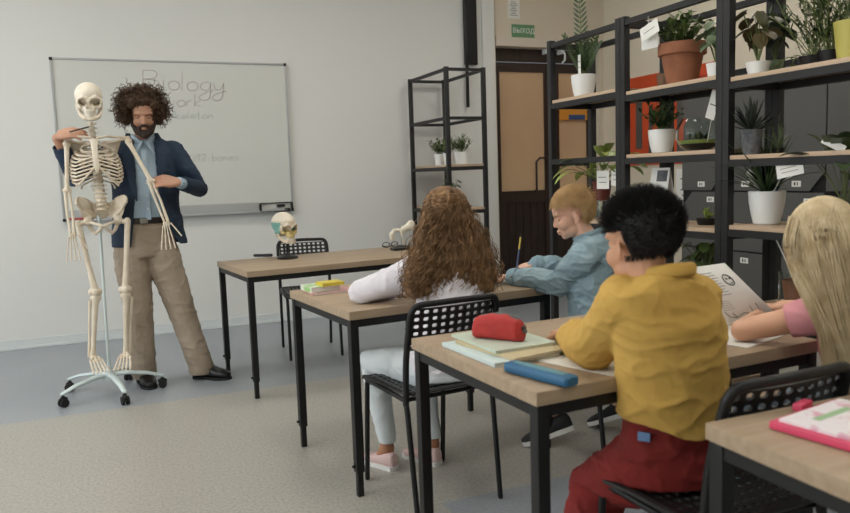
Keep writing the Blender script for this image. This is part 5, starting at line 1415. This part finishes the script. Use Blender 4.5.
def arm(S_, E_, W_, fdir, spread):
    bone('humerus', [S_, S_.lerp(E_, .12), S_.lerp(E_, .5), S_.lerp(E_, .9), E_], [.018, .0145, .012, .013, .016], [(S_ + V((0, 0, .006)), .022), (E_ + V((.013, 0, 0)), .013), (E_ + V((-.013, 0, 0)), .013)])
    for sx in (-1, 1):
        o = V((sx * .010, 0, 0)); md = E_.lerp(W_, .5) + V((sx * .014, 0, 0))
        bone('radius' if sx > 0 else 'ulna', [E_ + o + V((0, 0, -.012)), md, W_ + o], [.011 if sx < 0 else .009, .0075, .010 if sx > 0 else .0075], [(E_ + o + V((0, .005, -.008)), .012)])
    d = V(fdir).normalized(); n = V((0, -1, 0)); a = d.cross(n).normalized(); h = MB()
    for k in range(6): h.ell(W_ + d * (.012 + .012 * (k // 3)) + a * (.012 * ((k % 3) - 1)), (.0085, .008, .0085), None, 8, 6)
    for i in range(5):
        off = (i - 2) * .011; sp = (i - 2) * spread
        dd = (d + a * sp).normalized(); p = W_ + d * .030 + a * off; segs = (.058, .036, .024, .018) if i != 0 else (.042, .030, .022)
        if i == 0: dd = (d + a * (sp - .35)).normalized(); p = W_ + d * .018 + a * (off - .004)
        for L in segs:
            h.tube([p, p + dd * L * .5, p + dd * L * .96], [.0052, .0035, .005], 6, 'round'); p = p + dd * L; dd = (dd + V((0, -.06, -.05))).normalized()
    h.build('hand_bones', B, sk)
arm(SHL, V((-.232, SY + .0, 1.245)), V((-.222, SY - .04, 1.005)), (.05, -.1, -1), .10)
arm(SHR, V((.222, SY - .06, 1.285)), V((.288, SY - .10, 1.045)), (.10, -.05, -1), .12)
# pelvis
pm = MB(); pc = V((-.055, SY + .03, 1.12))
pm.loft([(pc + V((0, .035, .045)), V((.050, 0, 0)), V((0, .020, 0))), (pc + V((0, .05, -.01)), V((.046, 0, 0)), V((0, .018, 0))), (pc + V((0, .055, -.05)), V((.016, 0, 0)), V((0, .010, 0)))], 14)
for sx in (-1, 1):
    # iliac wing as a curved thin shell
    for k in range(9):
        a = k / 8; top = pc + V((sx * (.04 + .094 * math.sin(a * 1.75)), .055 - .115 * a, .035 + .055 * math.sin(a * 2.5) - .02 * a)); bot = pc + V((sx * (.045 + .022 * a), .03 - .04 * a, -.035))
        pm.tube([bot, bot.lerp(top, .5) + V((sx * .006, .008, 0)), top], [.012, .0095, .0115], 8, 'round')
    pm.ell(pc + V((sx * .088, .0, .012)), (.046, .011, .072), Matrix.Rotation(-sx * .75, 3, 'Z') @ Matrix.Rotation(sx * .28, 3, 'Y'), 20, 12)
    ac = pc + V((sx * .082, -.01, -.062)); pm.ell(ac, (.026, .026, .026))
    pm.tube([ac, pc + V((sx * .04, -.055, -.075)), pc + V((sx * .008, -.07, -.088))], [.013, .009, .011], 8, 'round')
    pm.tube([ac + V((0, .01, -.01)), pc + V((sx * .06, .0, -.12)), pc + V((sx * .045, -.03, -.135)), pc + V((sx * .012, -.065, -.10))], [.013, .012, .011, .010], 8, 'round')
organic('pelvis', pm, B, sk, .0042, 2)
# legs
def leg(H_, K_, A_, toe):
    out = 1 if H_.x > pc.x else -1
    gt = H_ + V((out * .046, 0, -.016))
    bone('femur', [H_, gt, gt.lerp(K_, .2), gt.lerp(K_, .55), gt.lerp(K_, .9), K_], [.016, .021, .0175, .015, .020, .025], [(H_, .023), (gt + V((0, 0, .012)), .019), (K_ + V((.019, 0, 0)), .021), (K_ + V((-.019, 0, 0)), .021)])
    m = MB(); m.ell(K_ + V((0, -.028, .004)), (.019, .010, .020)); m.build('patella', M['bonewhite'], sk)
    K2 = K_ + V((0, 0, -.035))
    bone('tibia', [K2, K2.lerp(A_, .12), K2.lerp(A_, .5), K2.lerp(A_, .92), A_], [.026, .018, .0135, .0145, .018], [(K2 + V((.014, 0, 0)), .018), (K2 + V((-.014, 0, 0)), .018)])
    bone('fibula', [K2 + V((out * .033, .012, -.02)), K2.lerp(A_, .5) + V((out * .028, .012, 0)), A_ + V((out * .022, .006, -.012))], [.010, .007, .010])
    d = (V(toe) - A_).normalized(); a = d.cross(V((0, 0, 1))).normalized(); up = a.cross(d); h = MB()
    h.ell(A_ + V((0, 0, -.018)), (.022, .024, .018), None, 10, 8); h.tube([A_ + V((0, .01, -.03)), A_ - d * .035 + V((0, .02, -.04))], [.016, .017], 8, 'round')
    for k in range(5): h.ell(A_ + d * (.04 + .016 * (k // 3)) + a * (.017 * ((k % 3) - 1)), (.013, .013, .012), None, 8, 6)
    for i in range(5):
        sp = (i - 2) * .016; p = A_ + d * .055 + a * sp; L = (.056, .028, .018) if abs(i - 2) < 3 else (.05,)
        dd = (d + a * (i - 2) * .06).normalized()
        for q in L: h.tube([p, p + dd * q * .5, p + dd * q * .95], [.0075, .0048, .0068], 6, 'round'); p = p + dd * q
    h.build('foot_bones', B, sk)
leg(V((-.142, SY + .02, 1.058)), V((-.128, SY - .01, .645)), V((-.168, SY + .0, .275)), (-.10, SY - .20, .13))
leg(V((.032, SY + .02, 1.058)), V((.036, SY - .01, .645)), V((.012, SY + .0, .275)), (-.03, SY - .20, .14))
# stand
hub = V((-.09, 4.835, .115))
MB().tube([hub, V((-.082, 4.86, .7)), V((-.075, 4.87, 1.15))], .0085, 12).tube([V((-.075, 4.87, 1.15)), V((-.06, 4.85, 1.17)), pc + V((0, .05, .02))], .006, 8).build('pole', M['stand'], sk)
MB().lathe([(0, -.02), (.042, -.02), (.045, .0), (.036, .02), (.018, .035), (.014, .06), (0, .06)], hub, 24).build('hub', M['stand'], sk)
for k in range(5):
    az = R(-150 + 72 * k + 3); d = V((math.cos(az), math.sin(az), 0)); e = hub + d * .30
    m = MB(); m.tube([hub + V((0, 0, .005)), hub + d * .10 + V((0, 0, .008)), hub + d * .22 + V((0, 0, -.01)), e + V((0, 0, -.036))], [.021, .021, .018, .015], 12, 'round', flat=.62)
    m.build('base_arm', M['stand'], sk)
    w_ = V((e.x, e.y, .0)) + d * .0; side = V((-d.y, d.x, 0)); c_ = MB()
    for sg in (-1, 1): c_.cyl(w_ + side * (.006 * sg) + V((0, 0, .0255)), w_ + side * (.021 * sg) + V((0, 0, .0255)), .025, .024, 20)
    c_.tube([w_ + V((0, 0, .028)), w_ + V((0, 0, .068))], .008, 8); c_.tube([w_ - d * .016 + V((0, 0, .045)), w_ + V((0, 0, .058)), w_ + d * .016 + V((0, 0, .045))], .012, 8, 'round')
    c_.build('caster', M['rubber'], sk)
# ------------------------------------------------------------------ things on the desks
# painted skull model on a black stand
t = thing('skull_model', 'painted teaching skull with teal temples on a black stand on the teacher\'s desk', 'skull model', (1.04, 4.80, DH))
base = V((1.037, 4.82, DH + .0005))
MB().lathe([(0, 0), (.068, 0), (.070, .008), (.062, .016), (.026, .022), (.016, .036), (0, .038)], base, 28).build('base', M['plastic'], t)
MB().tube([base + V((0, 0, .03)), base + V((0, 0, .115))], .008, 10).build('rod', M['plastic'], t)
skull(t, base + V((-.005, .0, .195)), frame_from((.42, -1, -.02)), 1.0, M['bone'], M['bone'], painted=True)

def bar_thing(name, label, cat, p0, p1, r, m, cap=None, n=10):
    t = thing(name, label, cat, V(p0)); p0, p1 = V(p0), V(p1)
    MB().tube([p0, p0.lerp(p1, .62)], r, n, 'round').build('barrel', m, t)
    MB().tube([p0.lerp(p1, .6), p1], r * 1.12, n, 'round').build('cap', cap or m, t); return t
bar_thing('marker', 'thick black marker lying left of the skull model on the teacher\'s desk', 'marker', (.865, 5.06, DH + .0115), (.965, 5.0, DH + .0115), .010, M['plastic'])
# bones on a stand and black cases at the right side of the teacher's desk
t = thing('joint_model', 'white bone joint model on a black stand behind the curly haired girl', 'bone model', (1.90, 4.97, DH))
q = V((1.90, 4.97, DH + .0005))
MB().lathe([(0, 0), (.062, 0), (.064, .008), (.05, .014), (.012, .02), (0, .02)], q, 24).build('base', M['plastic'], t)
MB().tube([q + V((0, 0, .015)), q + V((0, 0, .11))], .005, 8).build('rod', M['alu'], t)
m = MB(); m.tube([q + V((-.075, -.01, .075)), q + V((-.078, -.01, .10)), q + V((-.055, 0, .128)), q + V((0, 0, .125)), q + V((.06, 0, .15))], [.018, .020, .015, .016, .030], 12, 'round')
m.ell(q + V((-.075, -.01, .068)), (.018, .018, .014)); m.ell(q + V((.02, 0, .13)), (.026, .022, .030)); m.ell(q + V((.075, 0, .155)), (.034, .028, .04))
organic('bones', m, M['bonewhite'], t, .0035, 2)
m = MB(); m.tube([q + V((-.01, -.015, .115)), q + V((.0, -.02, .07)), q + V((.01, -.01, .02))], [.009, .006, .008], 8, 'round').build('strut_bone', M['bonewhite'], t)
o = MB().box((1.87, 4.83, DH + .0085), (.20, .075, .016), .05, bev=.004).build('flat_case', M['plastic']); tag(o, 'flat black case nearest the front edge of the teacher\'s desk', 'case')
t = thing('glasses', 'folded black glasses beside the flat black case on the teacher\'s desk', 'glasses', (1.83, 5.02, DH))
m = MB()
for sx in (-1, 1): m.tube([(1.83 + sx * .033 + .026 * math.cos(k / 12 * 6.283), 5.02, DH + .024 + .019 * math.sin(k / 12 * 6.283)) for k in range(12)], .003, 6, closed=True)
m.tube([(1.823, 5.02, DH + .03), (1.837, 5.02, DH + .03)], .003, 6); m.build('frame', M['plastic'], t)
m = MB().tube([(1.772, 5.022, DH + .03), (1.78, 5.06, DH + .012), (1.87, 5.06, DH + .006)], .0026, 6).tube([(1.888, 5.022, DH + .03), (1.88, 5.07, DH + .012), (1.79, 5.075, DH + .006)], .0026, 6).build('temples', M['plastic'], t)

def slab(name, label, cat, c, w, d, h, rz, m, bev=.002, pages=None, group=None):
    """book: cover boards around a paper block"""
    if pages is None:
        o = MB().box(c, (w, d, h), rz, bev=bev).build(name, m); return tag(o, label, cat, group)
    t = thing(name, label, cat, (c[0], c[1], c[2] - h / 2), group)
    Mx = Matrix.Rotation(rz, 3, 'Z')
    MB().box(V(c), (w * .985, d * .97, h * .82), rz).build('pages', pages, t, smooth=False)
    cv = MB().box(V(c) + V((0, 0, h * .45)), (w, d, h * .1), rz); cv.box(V(c) - V((0, 0, h * .45)), (w, d, h * .1), rz); cv.box(V(c) + Mx @ V((-w * .495, 0, 0)), (w * .02, d, h * .98), rz)
    cv.build('cover', m, t, smooth=False); return t
M['greenbook'] = mat('green_white_cover', (150, 196, 120), .5, col2=(216, 222, 206), scale=22, mix=(.42, .5))
M['yellowbook'] = mat('yellow_cover', (206, 188, 62), .5); M['pinkbook'] = mat('pink_cover', (200, 152, 150), .5); M['tealbook'] = mat('pale_blue_cover', (196, 212, 212), .5)
M['mint'] = mat('mint_cover', (188, 200, 184), .5); M['manila'] = mat('manila_cover', (190, 176, 140), .6)
M['lavender'] = mat('pale_page', (206, 202, 212), .7)
z = DH + .0005
slab('exercise_book', 'pinkish exercise book at the bottom of the small stack on the middle desk', 'book', (.885, 3.265, z + .004), .20, .16, .008, .05, M['pinkbook'], pages=M['paper'])
slab('book', 'green and white patterned book lying on the pink exercise book', 'book', (.850, 3.285, z + .0205), .14, .13, .024, .15, M['greenbook'], pages=M['paper'])
slab('book', 'small yellow book lying on top of the green patterned book', 'book', (.888, 3.255, z + .040), .105, .09, .014, .12, M['yellowbook'], pages=M['yellowbook'])
slab('exercise_book', 'flat beige sheet pad right of the small book stack', 'pad', (1.045, 3.27, z + .003), .11, .15, .005, -.1, M['manila'])
slab('paper_sheet', 'white sheet under the arm of the curly haired girl', 'paper', (1.02, 3.04, z + .001), .19, .27, .0015, -.25, M['lavender'], 0)
slab('notebook', 'small pale notebook under the denim boy\'s hands', 'notebook', (1.64, 3.075, z + .004), .15, .19, .007, .1, M['tealbook'], pages=M['paper'])
slab('paper_sheet', 'white paper sheet near the girl\'s curly hair in front of the denim boy', 'paper', (1.47, 3.02, z + .001), .15, .21, .0015, .15, M['paper'], 0)

# near desk: stacked notebooks, red pencil case, blue case, papers
slab('notebook', 'pale blue spiral notebook at the bottom of the stack on the near desk', 'notebook', (1.0, 1.86, z + .006), .215, .30, .011, .06, M['tealbook'], pages=M['paper'])
slab('notebook', 'manila coloured notebook in the middle of the stack on the near desk', 'notebook', (1.035, 1.845, z + .0165), .205, .28, .009, .16, M['manila'], pages=M['paper'])
slab('notebook', 'pale mint notebook on top of the stack under the red pencil case', 'notebook', (1.030, 1.895, z + .0255), .20, .26, .008, .05, M['mint'], pages=M['paper'])
M['redcase'] = mat('red_fabric', (176, 50, 46), .75, col2=(158, 42, 40), scale=14, bump=.12, bscale=90); M['greycase'] = mat('grey_zip_fabric', (92, 94, 94), .7)
t = thing('pencil_case', 'red and grey zipped pencil case on top of the notebook stack', 'pencil case', (1.04, 1.93, z + .03))
a_ = -.95; Mx = Matrix.Rotation(a_, 3, 'Z'); c = V((1.015, 1.885, z + .0305))
m = MB(); P = lambda x, y, zz: c + Mx @ V((x, y, zz))
m.loft([(P(x, 0, .031 * k), Mx @ V((0, .030 * k2, 0)), V((0, 0, .031 * k))) for x, k, k2 in ((-.080, .70, .6), (-.070, .98, .95), (-.03, 1.14, 1.0), (.02, 1.16, 1.0), (.062, .98, .95), (.076, .72, .6))], 22, .72)
co = organic('case_body', m, M['redcase'], t, .003, 2, wrinkle=[(.002, 30, 30, 30, 2)])
m = MB(); m.tube([P(-.074, .008, .034), P(-.062, .010, .058), P(0, .012, .069), P(.054, .010, .058), P(.078, .004, .030)], [.010, .015, .017, .015, .010], 10, 'round', flat=.5, hint=(0, 0, 1)).build('zip_strip', M['greycase'], t)
m = MB(); m.box(P(.078, 0, .038), (.006, .022, .012), a_, bev=.002).build('zip_pull', M['plastic'], t)
M['tealblue'] = mat('petrol_blue_case', (24, 82, 122), .45, col2=(34, 100, 136), scale=6)
t = thing('glasses_case', 'long petrol blue case lying near the front corner of the near desk', 'case', (.972, 1.60, z))
a_ = -1.31; Mx = Matrix.Rotation(a_, 3, 'Z'); c = V((.948, 1.555, z))
m = MB(); m.loft([(c + Mx @ V((x, 0, .0145)), Mx @ V((0, .026 * k, 0)), V((0, 0, .0140 * k))) for x, k in ((-.108, .7), (-.102, .95), (-.05, 1.0), (.05, 1.0), (.102, .95), (.108, .7))], 22, .55)
m.build('case_body', M['tealblue'], t)
m = MB(); m.box(c + Mx @ V((0, 0, .0287)), (.17, .022, .0012), a_, bev=.0005).build('pale_strip', mat('pale_blue_strip', (92, 140, 150), .5), t)
slab('paper_sheet', 'white sheet under the yellow sleeve of the black haired boy', 'paper', (1.165, 1.655, z + .001), .21, .29, .0015, .35, M['paper'], 0)
slab('worksheet', 'white worksheet under the bare forearm of the blonde girl', 'paper', (1.70, 1.665, z + .001), .25, .20, .0015, .30, M['paper'], 0)

# open reference book, right page standing up with a printed skull figure
t = thing('open_book', 'open anatomy book with a printed figure leaning up behind the yellow shirt', 'book', (1.70, 1.80, z))
def page(name, c00, c10, c11, c01, bulge, par, m, solid=.004):
    c00, c10, c11, c01 = map(V, (c00, c10, c11, c01)); n = (c10 - c00).cross(c01 - c00).normalized(); mb = MB(); N = 8; g = []
    for j in range(3):
        g.append([mb.bm.verts.new(c00.lerp(c10, i / N).lerp(c01.lerp(c11, i / N), j / 2) - n * bulge * math.sin(math.pi * i / N)) for i in range(N + 1)])
    for j in range(2):
        for i in range(N): mb.bm.faces.new((g[j][i], g[j][i + 1], g[j + 1][i + 1], g[j + 1][i]))
    o = mb.build(name, m, par); md = o.modifiers.new('s', 'SOLIDIFY'); md.thickness = solid; return o, c00, c10, c11, c01, n
o, a0, a1, a2, a3, n = page('right_page', (1.752, 1.752, .764), (1.935, 1.735, .786), (1.800, 1.815, .950), (1.655, 1.825, .945), .010, t, M['paper'])
page('left_page', (1.752, 1.752, .764), (1.60, 1.79, .757), (1.515, 1.86, .925), (1.655, 1.825, .945), -.008, t, M['paper'])
def onp(u, v, k=.013): return a0.lerp(a1, u).lerp(a3.lerp(a2, u), v) - n * k
sgn = -1 if n.y > 0 else 1
def onp(u, v, k=.0135): return a0.lerp(a1, u).lerp(a3.lerp(a2, u), v) - n * (.010 * math.sin(math.pi * u)) + n * (-.0006 if n.y > 0 else .0006) * 1.0 + V((0, -.0035, .001))
pm_ = MB()
def rect(u0, v0, u1, v1): pm_.quad(onp(u0, v0), onp(u1, v0), onp(u1, v1), onp(u0, v1))
for k in range(9): rect(.10, .86 - k * .05, .52 + .03 * (k % 3), .872 - k * .05)
for k in range(5): rect(.12, .36 - k * .035, .40, .367 - k * .035)
pm_.build('print', mat('grey_print', (150, 150, 150), .8), o, smooth=False)
fg = MB()
def stroke(pts, r=.0011): fg.tube([onp(u, v) for u, v in pts], r, 4)
stroke([(.74 + .09 * math.cos(k / 14 * 6.283), .70 + .10 * math.sin(k / 14 * 6.283)) for k in range(15)], .0022)
stroke([(.70, .72), (.72, .74), (.73, .71)], .0026); stroke([(.77, .72), (.79, .74), (.80, .71)], .0026); stroke([(.72, .64), (.78, .64)], .002)
stroke([(.12, .20), (.16, .10), (.30, .07), (.50, .12), (.66, .06), (.80, .10), (.84, .24)]); stroke([(.66, .06), (.70, .22)]); stroke([(.30, .07), (.28, .16)])
fg.build('figure', M['ink'], o)
o = MB().box(onDesk(2, .885, .655, DH + .012), (.055, .03, .022), .4, bev=.006).build('sharpener', mat('mint_plastic', (110, 200, 180), .4)); tag(o, 'small mint green sharpener at the far edge of the near desk by the open book', 'sharpener')
# nearest desk: booklet in a pink case with a pink pen tip
t = thing('booklet', 'white patterned booklet in a pink edged cover lying on the nearest desk', 'booklet', (1.28, .90, z))
M['pinkedge'] = mat('magenta_case', (206, 66, 100), .5)
bc = V((1.283, .905, z)); rz = .16; Mx = Matrix.Rotation(rz, 3, 'Z')
m = MB().box(bc + V((0, 0, .009)), (.235, .30, .016), rz, bev=.006).build('pink_cover', M['pinkedge'], t)
MB().box(bc + V((0, 0, .0195)), (.212, .272, .006), rz, bev=.001).build('pages', mat('patterned_page', (222, 216, 218), .7, col2=(206, 160, 176), scale=26, mix=(.55, .68)), t)
gm = MB()
gm.box(bc + Mx @ V((-.03, .02, .0228)), (.11, .012, .0008), rz + .3); gm.box(bc + Mx @ V((.02, -.03, .0228)), (.08, .010, .0008), rz - .2); gm.box(bc + Mx @ V((.0, .09, .0228)), (.12, .016, .0008), rz)
gm.build('green_print', mat('green_print', (150, 180, 140), .7), t, smooth=False)
t = thing('eraser', 'small bright pink eraser lying behind the pink edged booklet', 'eraser', (1.24, 1.06, z))
MB().box((1.30, 1.090, z + .008), (.055, .020, .016), .3, bev=.005).build('body', M['pinkedge'], t)
# ------------------------------------------------------------------ light and camera
wd = bpy.data.worlds.new('sky'); SC.world = wd; wd.use_nodes = True
bg = wd.node_tree.nodes['Background']; bg.inputs[0].default_value = (.72, .80, .90, 1); bg.inputs[1].default_value = 1.2
def area(name, loc, rot, sx, sy, power, col):
    l = bpy.data.lights.new(name, 'AREA'); l.shape = 'RECTANGLE'; l.size = sx; l.size_y = sy; l.energy = power; l.color = col
    o = bpy.data.objects.new(name, l); COL.objects.link(o); o.location = loc; o.rotation_euler = rot; return o
# daylight entering by the windows of the left wall
for k, (a, b) in enumerate(wins):
    area('window_daylight', (XL - .22, (a + b) / 2, 1.875), (0, -math.pi / 2, 0), 2.0, b - a, (8, 56, 52)[k], (.98, .985, 1.0))
# ceiling lamps out of view, added to brighten the room evenly
M['lamp'] = bpy.data.materials.new('added_lamp_panel'); M['lamp'].use_nodes = True
_b = M['lamp'].node_tree.nodes['Principled BSDF']; _b.inputs['Emission Color'].default_value = (1, .95, .87, 1); _b.inputs['Emission Strength'].default_value = 12.6
for i, (x, y) in enumerate([(x, y) for x in (-3.2, -1.0, 1.2, 3.4) for y in (0.2, 2.5, 4.7)]):
    t = thing('added_ceiling_lamp', 'square flat lamp panel added on the unseen ceiling to brighten the room', 'ceiling lamp', (x, y, HC), 'added unseen lamp panels')
    MB().box((x, y, HC - .02), (.60, .60, .04), bev=.004).build('housing', M['skirting'], t)
    MB().box((x, y, HC - .042), (.56, .56, .006)).build('diffuser', M['lamp'], t, smooth=False)

cam = bpy.data.cameras.new('camera'); co = bpy.data.objects.new('camera', cam); COL.objects.link(co)
FPX = 742.1; P_, RO, YA = R(6.25), R(-1.94), R(22.68)
fw = V((math.sin(YA) * math.cos(P_), math.cos(YA) * math.cos(P_), -math.sin(P_))); r0 = V((math.cos(YA), -math.sin(YA), 0)); u0 = r0.cross(fw)
rr = r0 * math.cos(RO) + u0 * math.sin(RO); uu = -r0 * math.sin(RO) + u0 * math.cos(RO)
Mm = Matrix((rr, uu, -fw)).transposed().to_4x4(); Mm.translation = V((0, 0, 1.2633)); co.matrix_world = Mm
cam.sensor_width = 36; cam.lens = FPX * 36 / 850; cam.clip_start = .05
cam.dof.use_dof = True; cam.dof.focus_distance = 3.9; cam.dof.aperture_fstop = 3.8
SC.camera = co
vs = SC.view_settings; vs.view_transform = 'Standard'; vs.look = 'None'; vs.gamma = 1; vs.exposure = 0.27; vs.use_curve_mapping = False
